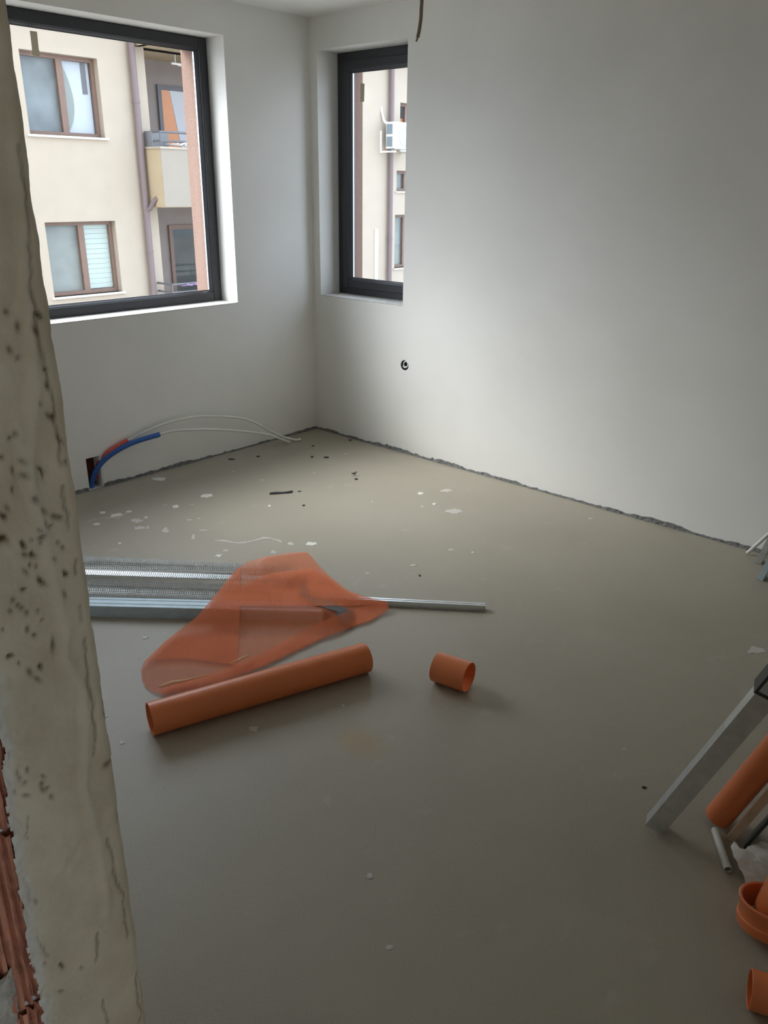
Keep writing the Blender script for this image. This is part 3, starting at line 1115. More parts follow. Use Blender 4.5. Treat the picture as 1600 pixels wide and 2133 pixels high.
mo = at(540, 1290, 2, 0)
ms = thing('mesh_sheet', 'crumpled translucent orange mesh sheet thrown over the ends of the steel profiles', 'mesh sheet', (mo[0], mo[1], 0))
net_sheet('sheet', [(293, 1395), (300, 1378), (345, 1335), (410, 1285), (440, 1250), (470, 1212), (492, 1186), (515, 1170), (560, 1158), (605, 1151), (638, 1149), (650, 1160), (665, 1178), (690, 1203), (722, 1228), (750, 1240), (785, 1248), (808, 1254), (811, 1268), (804, 1275), (772, 1293), (727, 1309), (659, 1337), (601, 1364), (540, 1393), (480, 1414), (420, 1432), (345, 1449), (318, 1442), (303, 1432), (296, 1415)], 0, ms)
fs_ = thing('film_scrap', 'dark grey crumpled film scrap showing through the orange mesh', 'plastic film', (*at(680, 1260, 2, 0)[:2], 0))
net_sheet('film', [(630, 1212), (640, 1222), (646, 1243), (690, 1250), (722, 1268), (718, 1279), (690, 1270), (645, 1256), (624, 1238)], 0.5, fs_, DARKPL)
net_sheet('film', [(700, 1276), (735, 1270), (742, 1290), (722, 1303), (704, 1296)], 0.5, fs_, DARKPL)
net_sheet('folded_flap', [(300, 1380), (345, 1335), (410, 1285), (450, 1238), (500, 1180), (500, 1275), (492, 1386), (430, 1376), (375, 1371), (325, 1374)], 1, ms)
net_sheet('rolled_edge', [(330, 1437), (385, 1420), (450, 1400), (490, 1385), (560, 1352), (640, 1308), (700, 1283), (750, 1264), (800, 1252), (809, 1266), (803, 1274), (772, 1291), (727, 1306), (659, 1333), (601, 1360), (540, 1389), (480, 1410), (420, 1428), (345, 1446)], 1, ms)
net_sheet('folded_corner', [(500, 1222), (560, 1195), (650, 1183), (690, 1205), (722, 1230), (800, 1255), (740, 1262), (640, 1262), (560, 1262), (500, 1262)], 1, ms)
cr = [at(u, v, 2, 0.030) for u, v in ((331, 1431), (345, 1427), (360, 1422), (385, 1418), (410, 1411), (436, 1405))]
MB().tube(cr, [0.003, .006, .007, .005, .003, .001], 6).build('selvage', mat('pale_orange_selvage', (0.86, 0.58, 0.38), 0.8), ms)
cr = [at(u, v, 2, 0.035) for u, v in ((478, 1382), (495, 1376), (508, 1369), (525, 1362))]
MB().tube(cr, [0.001, .004, .004, .001], 6).build('selvage', bpy.data.materials['pale_orange_selvage'], ms)


# ------------------------------------------------------------------ small debris on the floor
def flake(u, v, wpx, hpx, name, m, label, cat, group, seed, th=0.003, ang=0.0, curl=0.0):
    """a small chip lying flat; its outline is irregular, its size taken from the photograph"""
    rnd = random.Random(seed)
    c = at(u, v, 2, 0)
    rw = np.linalg.norm(at(u + wpx / 2, v, 2, 0) - at(u - wpx / 2, v, 2, 0)) / 2
    rh = np.linalg.norm(at(u, v + hpx / 2, 2, 0) - at(u, v - hpx / 2, 2, 0)) / 2
    ex_ = at(u + 5, v, 2, 0) - at(u - 5, v, 2, 0)
    ex_ /= np.linalg.norm(ex_)
    ey_ = np.array([-ex_[1], ex_[0], 0])
    n = 14
    ring = []
    for k in range(n):
        t = 2 * PI * k / n
        r = rnd.uniform(0.62, 1.12)
        x, y = math.cos(t) * rw * r, math.sin(t) * rh * r
        x, y = x * math.cos(ang) - y * math.sin(ang), x * math.sin(ang) + y * math.cos(ang)
        ring.append(c + ex_ * x + ey_ * y)
    bot = [(p[0], p[1], 0.0003) for p in ring]
    top_ = [(p[0] * .88 + c[0] * .12, p[1] * .88 + c[1] * .12, th * rnd.uniform(.7, 1.2)) for p in ring]
    mb = MB()
    mid = (c[0], c[1], th * 1.3)
    vs = bot + top_ + [mid]
    fs = [(k, (k + 1) % n, n + (k + 1) % n, n + k) for k in range(n)] + [(n + k, n + (k + 1) % n, 2 * n) for k in range(n)] + [tuple(range(n))[::-1]]
    mb.add(vs, fs)
    return tag(mb.build(name, m, origin=(c[0], c[1], 0)), label, cat, group)


WF = [
    (331, 998, 36, 7, 'long pale plaster flake on the floor right of the pipe niche'),
    (430, 1033, 33, 8, 'pale flat plaster flake in front of the blue pipe'),
    (366, 1055, 17, 7, 'small round plaster flake left of the flat pale one'),
    (242, 1073, 28, 9, 'ragged whitish plaster flake near the left wall, largest of a cluster'),
    (213, 1068, 13, 6, 'tiny white plaster flake at the left end of the cluster by the niche'),
    (268, 1066, 15, 5, 'slim white plaster flake at the right end of the cluster by the niche'),
    (201, 1092, 15, 5, 'slim plaster flake lowest in the cluster, beside the doorway jamb'),
    (304, 1078, 9, 4, 'small bright plaster dot right of the cluster by the niche'),
    (561, 1054, 9, 5, 'small white plaster chip behind the mesh, under the long black scrap'),
    (650, 1133, 27, 9, 'bright white plaster flake just behind the top of the orange mesh'),
    (455, 1158, 18, 7, 'whitish plaster flake right behind the steel beads'),
    (876, 1028, 15, 6, 'bright triangular white chip in the middle of the floor'),
    (905, 1050, 11, 4, 'small oval white chip right of the triangular one'),
    (862, 1178, 14, 4, 'slim white chip on the open floor right of the orange mesh'),
    (985, 1151, 6, 4, 'tiny white dot of plaster far right on the open floor'),
    (303, 1329, 14, 6, 'small white plaster flake left of the orange mesh'),
    (254, 1547, 13, 8, 'small white plaster flake left of the long orange pipe end'),
    (222, 1492, 7, 7, 'tiny yellowish plaster crumb beside the doorway jamb'),
    (250, 1132, 8, 4, 'tiny white plaster flake behind the steel beads near the jamb'),
]
for i, (u, v, a_, b_, lab) in enumerate(WF):
    flake(u, v, a_, b_, 'plaster_flake', FLAKE, lab, 'plaster flake', 'white plaster flakes on the floor', 100 + i, th=0.002)
BS = [
    (482, 957, 18, 3.5, 'small black strip near the window wall under the white pipes'),
    (538, 951, 8, 3.5, 'tiny black crumb under the white pipe ends'),
    (652, 929, 6, 3, 'tiny black crumb nearest the room corner'),
    (650, 952, 8, 3.5, 'small black crumb in front of the room corner, left one of two'),
    (680, 953, 14, 4, 'small black crumb in front of the room corner, right one of two'),
    (742, 998, 9, 3.5, 'black crumb below the curled black scrap'),
    (730, 917, 8, 4, 'black crumb at the foot of the right wall near the corner'),
    (607, 1024, 8, 2, 'thin black shred at the right tip of the long black scrap'),
    (624, 1024, 8, 2, 'thin black shred, last one right of the long black scrap'),
    (633, 1053, 8, 3.5, 'small dark crumb below the long black scrap'),
    (1343, 1641, 12, 5, 'small dark crumb on the open floor left of the leaning steel stud'),
    (874, 1199, 5, 5, 'small dark speck on the open floor right of the orange mesh'),
]
for i, (u, v, a_, b_, lab) in enumerate(BS):
    flake(u, v, a_, b_, 'black_scrap', BLACK, lab, 'scrap', 'black scraps on the floor', 300 + i, th=0.003)
p0 = [at(u, v, 2, 0.002) for u, v in ((562, 1028), (575, 1027), (590, 1026.5), (600, 1025.5), (609, 1024))]
mb = MB()
dpt = np.array([0.5, 0.5, 0]) * 0.024
rings = []
for i, p in enumerate(p0):
    d = dpt * (0.8 + 0.25 * math.sin(i * 2.1))
    rings.append([p - d + [0, 0, -.0015], p + d + [0, 0, -.0015], p + d + [0, 0, .002], p - d + [0, 0, .003]])
tag(mb.rings(rings).build('black_scrap', BLACK, origin=(*p0[2][:2], 0)), 'long black strip of scrap lying on the floor before the corner', 'scrap', 'black scraps on the floor')
c = at(738, 990, 2, 0)
pts = [c + np.array([0.012 * math.cos(t) * (1 + t * .05), 0.016 * math.sin(t), 0.004 + 0.004 * t]) for t in np.linspace(0, 5.2, 16)]
tag(MB().tube(pts, 0.003, 6).build('black_scrap', BLACK, origin=(c[0], c[1], 0)), 'curled black scrap ring standing on the floor before the corner', 'scrap', 'black scraps on the floor')

# thin smears of dried plaster: nobody could count them
mb = MB()
rs = random.Random(21)


def smear(u, v, wpx, hpx, n=16, ragged=0.5):
    c = at(u, v, 2, 0)
    ring = []
    for k in range(n):
        t = 2 * PI * k / n
        r = 1 - rs.uniform(0, ragged)
        p = at(u + math.cos(t) * wpx / 2 * r, v + math.sin(t) * hpx / 2 * r, 2, 0)
        ring.append((p[0], p[1], 0.0008))
    mb.add(ring + [(c[0], c[1], 0.0016)], [(k, (k + 1) % n, n) for k in range(n)])


for s in ((285, 1085, 30, 12), (292, 1100, 30, 10), (308, 1098, 8, 10), (345, 1105, 18, 14), (395, 1083, 14, 5), (414, 1080, 12, 4), (425, 1105, 22, 4), (403, 1118, 10, 16), (570, 1150, 16, 10), (605, 1133, 16, 8), (470, 1147, 14, 8), (945, 1065, 46, 14), (930, 1022, 30, 8), (880, 1055, 10, 4),
          (765, 1195, 14, 6), (530, 1518, 26, 14), (770, 1825, 18, 16), (812, 1973, 20, 14), (1230, 1080, 12, 5), (545, 1000, 14, 3), (486, 982, 10, 3), (720, 945, 10, 3), (775, 1045, 5, 4), (345, 1052, 14, 3), (400, 1051, 14, 3), (715, 1470, 8, 8), (1300, 1560, 10, 5), (1575, 1355, 46, 20), (655, 985, 8, 3), (940, 1145, 16, 6)):
    smear(*s)


def line_px(p):
    q = np.array(p) - CAM
    return 800 + FPX * (q @ RT) / (q @ FW), 1066.5 - FPX * (q @ UP) / (q @ FW)


line = [(450, 1126), (470, 1127), (490, 1131), (510, 1130), (530, 1126), (550, 1121), (565, 1122), (585, 1128)]
lp = smooth_path([at(u, v, 2, 0.0008) for u, v in line], 5)
for i in range(0, len(lp), 1):
    smear(*line_px(lp[i]), 7, 2.5 + 3 * abs(math.sin(i * .31)), 8)
lp = smooth_path([at(u, v, 2, 0.0008) for u, v in ((180, 1087), (200, 1081), (225, 1079), (245, 1079), (262, 1070))], 5)
for i in range(0, len(lp), 1):
    smear(*line_px(lp[i]), 6, 1.5 + 2 * abs(math.sin(i * .5)), 8)
so = mb.build('plaster_smears', SMEAR)
so['kind'] = 'stuff'
tag(so, 'faint thin smears and splashes of dried plaster on the grey floor', 'plaster splashes')

# ------------------------------------------------------------------ pile on the right
def lean_dir(u0, v0, u1, v1, foot, x=None):
    """direction of something whose foot is known and that keeps x, leaning towards the wall beside the doorway"""
    q = at(u1, v1, 0, x if x is not None else foot[0])
    d = q - foot
    return d / np.linalg.norm(d)


def to_wall(foot, d, margin=0.012, lim=2.45):
    L = (YD + margin - foot[1]) / d[1]
    L = min(L, (lim - foot[2]) / d[2])
    return foot + d * L


# steel stud: a C section leaning, web towards the camera
foot = at(1380, 1739, 2, 0.0)
d = lean_dir(1380, 1739, 1612, 1472, foot)
endp = to_wall(foot, d, 0.08)
sx = np.array([1.0, 0, 0])
up_n = np.cross(sx, d)
up_n = up_n / np.linalg.norm(up_n) * (1 if np.cross(sx, d)[2] > 0 else -1)
TURN = math.radians(19)                        # the stud is turned about its own axis
sx, up_n = sx * math.cos(TURN) + up_n * math.sin(TURN), up_n * math.cos(TURN) - sx * math.sin(TURN)


def lean_channel(f, e, wx, h, t=0.0012, lip=0.009):
    """open side faces +x; web on the -x side; f and e are the lower corner of the web"""
    prof = [(0, 0), (0, h), (wx, h), (wx, h - lip), (wx - t, h - lip), (wx - t, h - t), (t, h - t), (t, t), (wx - t, t), (wx - t, lip), (wx, lip), (wx, 0)]
    return [[Vector(p + sx * a_ + up_n * b_) for a_, b_ in prof] for p in (f, e)]


st = thing('steel_stud', 'galvanised steel stud leaning to the right with its foot on the open floor', 'metal profile', (foot[0] + .02, foot[1], 0))
MB().rings(lean_channel(foot, endp, 0.040, 0.052)).build('channel', STEEL, st)
# second channel clipped over it, black end
f2 = foot + d * (np.linalg.norm(at(1612, 1460, 0, foot[0]) - foot))
ov = thing('clipped_channel', 'black channel end clipped over the leaning steel stud', 'metal profile', f2)
MB().rings([[Vector(p + sx * a_ + up_n * b_) for a_, b_ in ((-.006, -.004), (-.006, .058), (.046, .058), (.046, .0535), (-.0015, .0535), (-.0015, -.004))] for p in (f2, f2 + d * 0.30)]).build('sleeve', PLAINBLK, ov)
MB().rings([[Vector(p + sx * a_ + up_n * b_) for a_, b_ in ((-.0085, .006), (-.0085, .051), (-.0062, .051), (-.0062, .006))] for p in (f2 + d * 0.012, f2 + d * 0.29)]).build('steel_face', STEEL, ov)

sx = np.array([1.0, 0, 0])
# orange pipe leaning
r2 = 0.0375
f = at(1497, 1697, 2, 0.02)
d2 = lean_dir(1497, 1697, 1626, 1545, f)
f[2] = r2 * math.sqrt(max(0, 1 - d2[2] ** 2)) + 0.0005
tag(MB().hollow(f, to_wall(f, d2, 0.05), r2, r2 - 0.003, 48).build('sewer_pipe', ORANGE, smooth=True, origin=(f[0], f[1], 0)), 'orange pipe leaning beside the steel stud, its foot near the grey conduit', 'pipe')
# timber batten
f = at(1527, 1757, 2, 0.0)
d3 = lean_dir(1527, 1757, 1618, 1652, f)
e3 = to_wall(f, d3, 0.02)
un = np.cross(sx, d3)
un = un / np.linalg.norm(un) * (1 if un[2] > 0 else -1)
tag(MB().rings([[Vector(p + sx * a_ + un * b_) for a_, b_ in ((0, 0), (0, .022), (.030, .022), (.030, 0))] for p in (f, e3)]).build('timber_batten', WOOD, origin=(f[0], f[1], 0)), 'thin pale timber batten leaning behind the crumpled white bag', 'batten')
# strip of tiles
tl = thing('tile_strip', 'strip of grey green mosaic tiles leaning beside the timber batten', 'tile', (*at(1575, 1790, 2, 0)[:2], 0))
o0 = f + np.array([0.010, -0.032, 0.0])
for k in range(6):
    for j in range(2):
        a0 = o0 + d3 * (0.003 + k * 0.040) + sx * (j * 0.040)
        rings = [[Vector(a0 + d3 * q + sx * a_ + un * b_) for a_, b_ in ((0, 0), (0, .008), (.037, .008), (.037, 0))] for q in (0, .0015, .0355, .037)]
        MB().rings(rings).build('tile', TILE, tl)
MB().rings([[Vector(o0 + d3 * q + sx * a_ + un * b_) for a_, b_ in ((-.010, -.0025), (-.010, .005), (.078, .005), (.078, -.0025))] for q in (0.002, 0.243)]).build('shadow_backing', PLAINBLK, tl)  # black backing; its left overhang paints the shadow gap beside the batten
# grey conduit offcut
a, b = at(1489, 1728, 2, 0.0105), at(1517, 1812, 2, 0.0105)
tag(MB().hollow(a, b, 0.0105, 0.0088, 24).build('conduit_offcut', GREYPIPE, smooth=True, origin=(*((a + b) / 2)[:2], 0)), 'short pale grey conduit offcut lying left of the crumpled white bag', 'conduit')
# crumpled white bag
poly = [at(u, v, 2, 0.0) * np.array([1, 1, 0]) for u, v in ((1518, 1782), (1530, 1762), (1534, 1790), (1545, 1796), (1552, 1785), (1580, 1770), (1606, 1764), (1640, 1790), (1640, 1840), (1606, 1858), (1582, 1868), (1560, 1862), (1540, 1830), (1524, 1806))]
bc = np.mean(poly, 0)
crumple(poly, 0.006, 0.022, 'crumpled_bag', PAPER, 61, 'crumpled whitish paper bag on the floor behind the orange pipe fitting', 'bag', cuts=4,
        lift=lambda c: 0.03 * max(0, 1 - ((c.x - bc[0]) ** 2 + (c.y - bc[1]) ** 2) / 0.0085), thick=0.0015)
# big socket fitting with a bend in it
c0 = at(1601, 1940, 2, 0.0)
c0[2] = 0.0
ax = Vector((0.20, 0.10, 1.0)).normalized()
el = thing('pipe_fitting', 'large orange pipe socket standing on the floor with a bend pushed into it', 'pipe fitting', c0)
cc = Vector(c0) + Vector((0, 0, 0.0))
ro = 0.078
lift = ro * math.sqrt(1 - ax.z ** 2)
p0 = cc + Vector((0, 0, lift + 0.001))
MB().lathe(p0, ax, [(0, ro - .004), (0, ro - .001), (0.006, ro), (0.022, ro), (0.024, ro - 0.003), (0.052, ro - 0.003), (0.056, ro), (0.066, ro + .001), (0.068, ro - .003), (0.066, ro - .007), (0.004, ro - .008)], 56).build('socket', ORANGE, el, smooth=True)
q = []
b0 = p0 + ax * 0.012 + Vector((0.012, -0.012, 0))
tilt = Vector((0.55, -0.45, 0.75)).normalized()
for i in range(14):
    t = i / 13
    dd = (Vector((0.15, -0.05, 1)).normalized() * (1 - t) + tilt * t).normalized()
    b0 = b0 + dd * 0.017
    q.append(b0.copy())
MB().tube(q, 0.058, 40).build('bend', ORANGE, el, smooth=True)
# small coupling at the very bottom
a = at(1561, 2060, 2, 0.045)
a[2] = 0.046
dirp = at(1640, 2084, 2, 0.046) - a
dirp[2] = 0
dirp /= np.linalg.norm(dirp)
cp = thing('pipe_coupling', 'short orange pipe coupling lying at the bottom right edge', 'pipe fitting', (a[0], a[1], 0))
MB().hollow(a, a + dirp * 0.14, 0.042, 0.0385, 48).build('barrel', ORANGE, cp, smooth=True)
MB().lathe(a + dirp * 0.052, dirp, [(0, .0422), (0, .0448), (.003, .0455), (.018, .0455), (.021, .0448), (.021, .0422)], 48).build('rib', ORANGE, cp, smooth=True)

# things leaning at the far end of the right wall
f = at(1557, 1152, 2, 0.008)
d4 = lean_dir(0, 0, 1606, 1108, f)
tag(MB().tube([f, to_wall(f, d4, 0.02)], 0.009, 14).build('conduit', WHITEP, smooth=True, origin=(f[0], f[1], 0)), 'thin whitish conduit leaning at the right edge near the white wall', 'conduit')
f = at(1588, 1211, 2, 0.0)
d5 = lean_dir(0, 0, 1622, 1148, f)
e5 = to_wall(f, d5, 0.03)
up_n = np.cross(sx, d5)
up_n = up_n / np.linalg.norm(up_n) * (1 if up_n[2] > 0 else -1)
tag(MB().rings(lean_channel(f, e5, 0.060, 0.027)).build('drywall_profile', STEELB, origin=(f[0], f[1], 0)), 'grey steel profile leaning at the right edge below the whitish conduit', 'metal profile')
f = at(1584, 1176, 2, 0.0)
d6 = lean_dir(0, 0, 1618, 1112, f)
tag(MB().rings(lean_channel(f, to_wall(f, d6, 0.03), 0.045, 0.027)).build('drywall_profile', STEEL, origin=(f[0], f[1], 0)), 'shorter grey profile between the whitish conduit and the broad leaning profile', 'metal profile')

# ------------------------------------------------------------------ the house across the yard
YF = 11.0
ROOF = 4.75
bd = thing('apartment_building', 'cream rendered apartment house across the yard with brown windows and loggias', 'building', (8, YF, -4.5))
UW = (3.56, 5.03, 2.46, 3.79)
LW = (3.60, 5.05, -0.37, 0.98)
LW3 = (3.60, 5.05, -3.2, -1.9)
RW = [(13.57, 14.6, 2.56 + k, 3.68 + k) for k in (0.0, )] + [(13.43, 14.6, -0.42, 0.96), (13.47, 14.6, 1.55, 2.06)]
LOG = (6.04, 9.3)
holes = [UW, LW, LW3, (-0.6, 0.9, 2.46, 3.79), (-0.6, 0.9, -0.37, 0.98)] + RW + [(LOG[0], LOG[1], 1.25, 4.08), (LOG[0], LOG[1], -1.6, 1.22), (LOG[0], LOG[1], -4.4, -1.62)]
holed_wall(1, YF, YF + 0.28, -6.0, 19.0, -4.5, ROOF, holes).build('facade_wall', CREAM, bd)
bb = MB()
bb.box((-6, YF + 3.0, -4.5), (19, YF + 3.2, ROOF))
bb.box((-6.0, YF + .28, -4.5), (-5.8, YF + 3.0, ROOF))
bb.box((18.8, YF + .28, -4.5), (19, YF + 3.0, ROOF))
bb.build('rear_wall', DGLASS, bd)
MB().box((-6.3, YF - 0.35, ROOF), (19.3, YF + 3.4, ROOF + 0.25)).build('roof_slab', ROOFM, bd)
# loggia shell
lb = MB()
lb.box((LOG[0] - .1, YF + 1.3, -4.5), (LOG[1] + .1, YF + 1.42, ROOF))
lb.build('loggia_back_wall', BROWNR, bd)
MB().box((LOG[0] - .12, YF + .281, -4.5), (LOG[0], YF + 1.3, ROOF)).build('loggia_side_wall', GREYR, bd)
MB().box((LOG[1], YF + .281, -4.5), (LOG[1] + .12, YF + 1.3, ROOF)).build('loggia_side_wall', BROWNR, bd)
for z in (4.08, 1.23, -1.62):
    MB().box((5.83, YF - 0.58, z), (LOG[1], YF + 1.3, z + 0.17)).build('balcony_slab', CREAM2, bd)


def balcony(z0, z1, n):
    MB().box((5.825, YF - 0.60, z0), (5.945, YF, z1)).build('parapet_side', CREAM2, bd)
    MB().box((5.826, YF - 0.612, z0 + .001), (LOG[1], YF - 0.48, z1)).build('parapet_front', GREYR, bd)
    MB().box((5.805, YF - 0.63, z1), (LOG[1], YF - 0.46, z1 + 0.035)).build('parapet_coping', CREAM, bd)
    MB().box((5.805, YF - 0.46, z1), (5.965, YF, z1 + 0.035)).build('parapet_coping', CREAM, bd)
    r = MB()
    for dz in (0.14, 0.30):
        r.tube([(5.885, YF - .02, z1 + dz), (5.885, YF - .54, z1 + dz), (LOG[1], YF - .54, z1 + dz)], 0.022, 8)
    rl = r.build('railing', RAILM, bd)
    for x in (5.885, 6.9, 7.9, 8.9):
        MB().tube([(x, YF - .54, z1 + .035), (x, YF - .54, z1 + .30)], 0.018, 8).build('railing_post', RAILM, rl)


balcony(1.24, 2.30, 0)
balcony(-1.62, -0.56, 1)
balcony(4.08, 4.72, 2)


def far_window(win, split, inner):
    x0, x1, z0, z1 = win
    y = YF + 0.14
    fr = MB()
    for q in ((x0, x0 + .07, z0, z1), (x1 - .07, x1, z0, z1), (x0 + .07, x1 - .07, z0, z0 + .07), (x0 + .07, x1 - .07, z1 - .07, z1), (split - .06, split + .06, z0 + .07, z1 - .07)):
        fr.box((q[0], y, q[2]), (q[1], y + .07, q[3]))
    f_ = fr.build('window_frame', BROWNF, bd)
    for p0_, p1_ in ((x0 + .07, split - .06), (split + .06, x1 - .07)):
        MB().add([(p0_, y + .03, z0 + .07), (p1_, y + .03, z0 + .07), (p1_, y + .03, z1 - .07), (p0_, y + .03, z1 - .07)], [(0, 1, 2, 3)]).build('pane', GLASS, f_)
    MB().box((x0 - .05, YF - .05, z0 - .035), (x1 + .05, YF + .15, z0)).build('window_sill', WHITEM, f_)
    return f_


f1 = far_window(UW, 4.34, 0)
# sky reflection of the right pane put into a pale panel and dark shapes
MB().box((4.42, YF + .235, 2.53), (4.96, YF + .245, 3.72)).build('sky_reflection', SKYREFL, f1)
MB().box((4.80, YF + .225, 3.20), (4.90, YF + .232, 3.72)).build('dark_band', RAILM, f1)
n = 20
ring0 = [(4.36, YF + .215, 2.53)] + [(4.39 + 0.20 * math.sin(PI * (k / n) ** 0.8) ** 0.8, YF + .215, 2.53 + 1.19 * k / n) for k in range(n + 1)] + [(4.36, YF + .215, 3.72)]
MB().rings([ring0, [(a_, b_ + .006, c_) for a_, b_, c_ in ring0]]).build('pane_backing', CURTG, f1)  # dark curve bounding the mirrored sky, built as a shape
MB().box((3.60, YF + .26, 2.5), (4.38, YF + .268, 3.75)).build('dark_curtain', mat('blue_grey_net_curtain', (0.20, 0.23, 0.245), 0.9, var=0.25, scale=3), f1)
f2_ = far_window(LW, 4.38, 0)
MB().box((3.64, YF + .25, -0.33), (4.36, YF + .258, .94)).build('pane_backing', CURTG, f2_)
for k in range(13):
    z = -0.29 + k * 0.094
    MB().hexa([(4.42, YF + .222, z), (5.0, YF + .222, z), (5.0, YF + .252, z + .03), (4.42, YF + .252, z + .03), (4.42, YF + .222, z + .088), (5.0, YF + .222, z + .088), (5.0, YF + .230, z + .092), (4.42, YF + .230, z + .092)]).build('blind_slat', SLATM, f2_)
far_window(LW3, 4.38, 0)
far_window((-0.6, 0.9, 2.46, 3.79), 0.2, 0)
far_window((-0.6, 0.9, -0.37, 0.98), 0.2, 0)
for k, q in enumerate(RW):
    f_ = far_window(q, 13.98, 0)
    MB().box((q[0] + .05, YF + .24, q[2] + .05), (q[1] - .05, YF + .248, q[3] - (.35 if k == 0 else .05))).build('pane_backing', (CURTO if k == 0 else CURTG), f_)


# downpipes
def downpipe(x, nm='downpipe'):
    o = MB().tube([(x, YF - .095, -4.5), (x, YF - .095, ROOF - .02)], 0.065, 16).build(nm, DPIPE, bd, smooth=True)
    for z in (-2.0, 0.35, 3.1):
        MB().lathe((x, YF - .095, z), (0, 0, 1), [(0, .066), (0, .074), (.04, .074), (.04, .066)], 16).build('pipe_clip', DPIPE, o)
    return o


dp = downpipe(5.715)
MB().tube([(5.715, YF - .095, 1.16), (5.74, YF - .20, 1.20), (5.80, YF - .30, 1.36), (5.83, YF - .34, 1.40)], 0.045, 12).build('branch_pipe', DPIPE, dp, smooth=True)
downpipe(13.13)
tag(MB().cbox((12.62, YF - .03, -1.2), (12.74, YF, 0.62), .004).build('cable_duct', WHITEM), 'white vertical cable duct on the facade left of the second downpipe', 'duct')

# loggia doors
for z0, z1, kind in ((1.41, 3.62, 0), (-1.44, 0.80, 1)):
    x0, x1 = 7.12, 9.0
    y = YF + 1.24
    fr = MB()
    for q in ((x0, x0 + .09, z0, z1), (x1 - .09, x1, z0, z1), (x0 + .09, x1 - .09, z1 - .09, z1), (8.1, 8.2, z0, z1 - .09)):
        fr.box((q[0], y, q[2]), (q[1], y + .06, q[3]))
    f_ = fr.build('balcony_door', BROWNF if kind else RAILM, bd)
    MB().box((x0 + .09, y + .045, z0), (x1 - .09, y + .055, z1 - .09)).build('dark_room', DGLASS, f_)
    MB().add([(x0 + .09, y + .012, z0), (x1 - .09, y + .012, z0), (x1 - .09, y + .012, z1 - .09), (x0 + .09, y + .012, z1 - .09)], [(0, 1, 2, 3)]).build('pane', GLASS, f_)
    if kind == 0:
        MB().hexa([(7.2, y + .02, z0), (7.80, y + .02, z0), (7.80, y + .03, z0), (7.2, y + .03, z0), (7.22, y + .02, 3.53), (7.42, y + .02, 3.53), (7.42, y + .03, 3.53), (7.22, y + .03, 3.53)]).build('orange_curtain', CURTO, f_)
        MB().hexa([(7.81, y + .02, z0), (8.1, y + .02, z0), (8.1, y + .03, z0), (7.81, y + .03, z0), (7.43, y + .02, 3.53), (7.8, y + .02, 3.53), (7.8, y + .03, 3.53), (7.43, y + .03, 3.53)]).build('pale_curtain', CURTW, f_)
        MB().box((8.2, y + .02, z0 + .3), (8.9, y + .03, 3.4)).build('pale_curtain', CURTG, f_)
# airer hanging under the upper slab
YA = YF + 0.45
al, ar_ = at(346, 133, 1, YA), at(392, 138, 1, YA)
ai = thing('clothes_airer', 'white clothes airer hanging under the upper loggia ceiling', 'airer', ((al[0] + ar_[0]) / 2, YA, 4.08))
for k in range(4):
    x, y = al[0] + .10 + .24 * k, YA - .18 + .12 * k
    MB().tube([(x, y, 4.08), (x, y, al[2])], 0.010, 6).build('cord', WHITEM, ai)
    MB().tube([(x - .10, y, al[2]), (ar_[0] + .2 * k, y, al[2])], 0.022, 8).build('rod', WHITEM, ai)
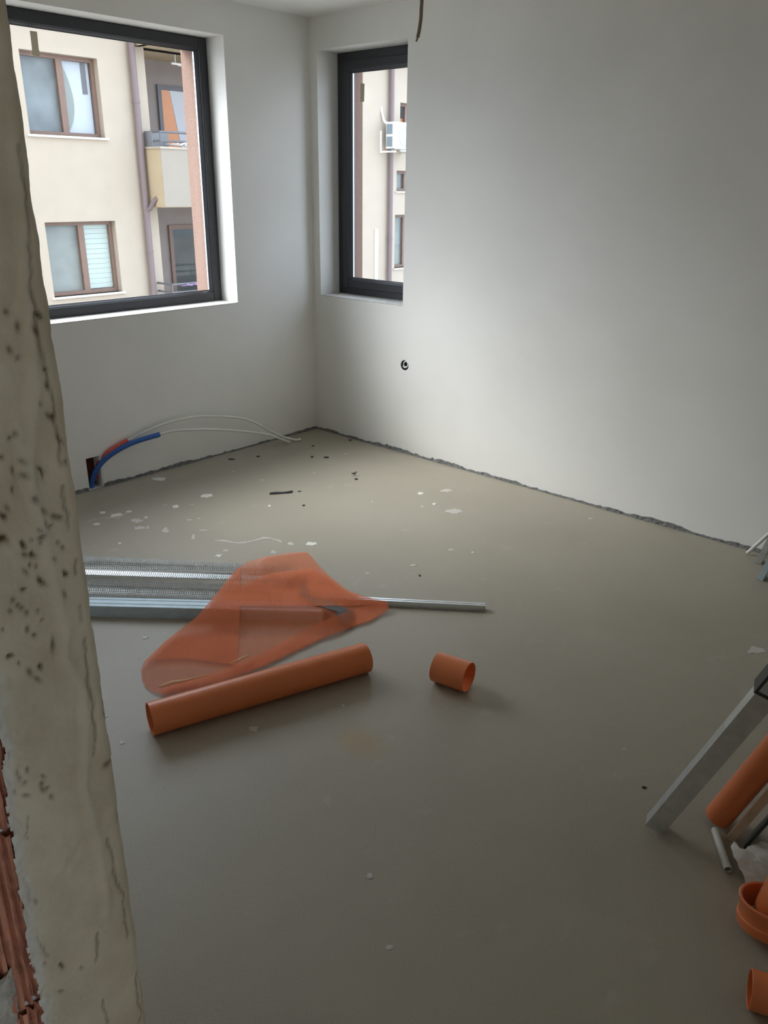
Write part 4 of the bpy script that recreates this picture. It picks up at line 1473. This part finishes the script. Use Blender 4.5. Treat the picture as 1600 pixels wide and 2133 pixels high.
# things on the balconies
p, q = at(318, 302, 1, YF - .30), at(350, 276, 1, YF - .30)
tag(MB().cbox((p[0], YF - .30, 1.40), (q[0], YF - .02, q[2]), .01).build('storage_box', mat('blue_grey_box', (0.20, 0.21, 0.225), 0.7)), 'blue grey box standing on the upper balcony behind the railing', 'box')
p, q = at(352, 300, 1, YF - .52)[0], at(400, 300, 1, YF - .52)[0]
crumple([(p, YF - .66, 0), (q, YF - .66, 0), (q, YF - .42, 0), (p, YF - .42, 0)], 2.345, 0.10, 'cloth', CLOTHW, 71, 'white cloth laid over the upper balcony parapet', 'cloth', cuts=3)
p, q = at(376, 590, 1, YF - .52)[0], at(420, 590, 1, YF - .52)[0]
crumple([(p, YF - .64, 0), (q, YF - .64, 0), (q, YF - .42, 0), (p, YF - .42, 0)], -0.32, 0.10, 'cloth', PURPLE, 72, 'purple cloth hanging over the lower balcony railing', 'cloth', cuts=3)

# air conditioner on the facade
ac = thing('air_conditioner', 'white outdoor air conditioner unit with round fan on the cream facade', 'air conditioner', (13.1, YF - .1, 2.5))
ax0, ax1, ay0, ay1, az0, az1 = 12.86, 13.72, YF - .46, YF - .14, 2.56, 3.18
MB().cbox((ax0, ay0, az0), (ax1, ay1, az1), .02).build('casing', WHITEM, ac)
for z0_, z1_ in ((az0 + .05, az0 + .28), (az0 + .34, az1 - .05)):
    MB().box((ax0 - .006, ay0 + .09, z0_), (ax0 + .01, ay1 - .03, z1_)).build('side_coil', COILM, ac)
MB().lathe((13.24, ay0 - .012, 2.87), (0, 1, 0), [(0, .0), (0, .24), (.010, .26), (.02, .26), (.02, 0)], 40).build('fan_grille', FANM, ac, smooth=False)
MB().lathe((13.24, ay0 - .020, 2.87), (0, 1, 0), [(0, 0), (0, .045), (.012, .05), (.012, 0)], 20).build('fan_hub', WHITEM, ac)
for x in (12.80, 13.60):
    b_ = MB()
    b_.box((x, YF - .03, 2.46), (x + .04, YF, 2.98))
    b_.box((x, YF - .52, 2.47), (x + .04, YF - .03, 2.51))
    b_.build('bracket', WHITEM, ac)
for x in (12.80, 13.60):
    MB().box((x - .03, ay0 + .05, 2.51), (x + .09, ay0 + .10, 2.56)).build('foot', RAILM, ac)
MB().tube(smooth_path([at(794, 222, 1, YF), at(796, 236, 1, YF - .03), at(802, 254, 1, YF - .10), (12.93, YF - .3, 3.12)], 5), 0.03, 10).build('pipe_wrap', WHITEM, ac, smooth=True)
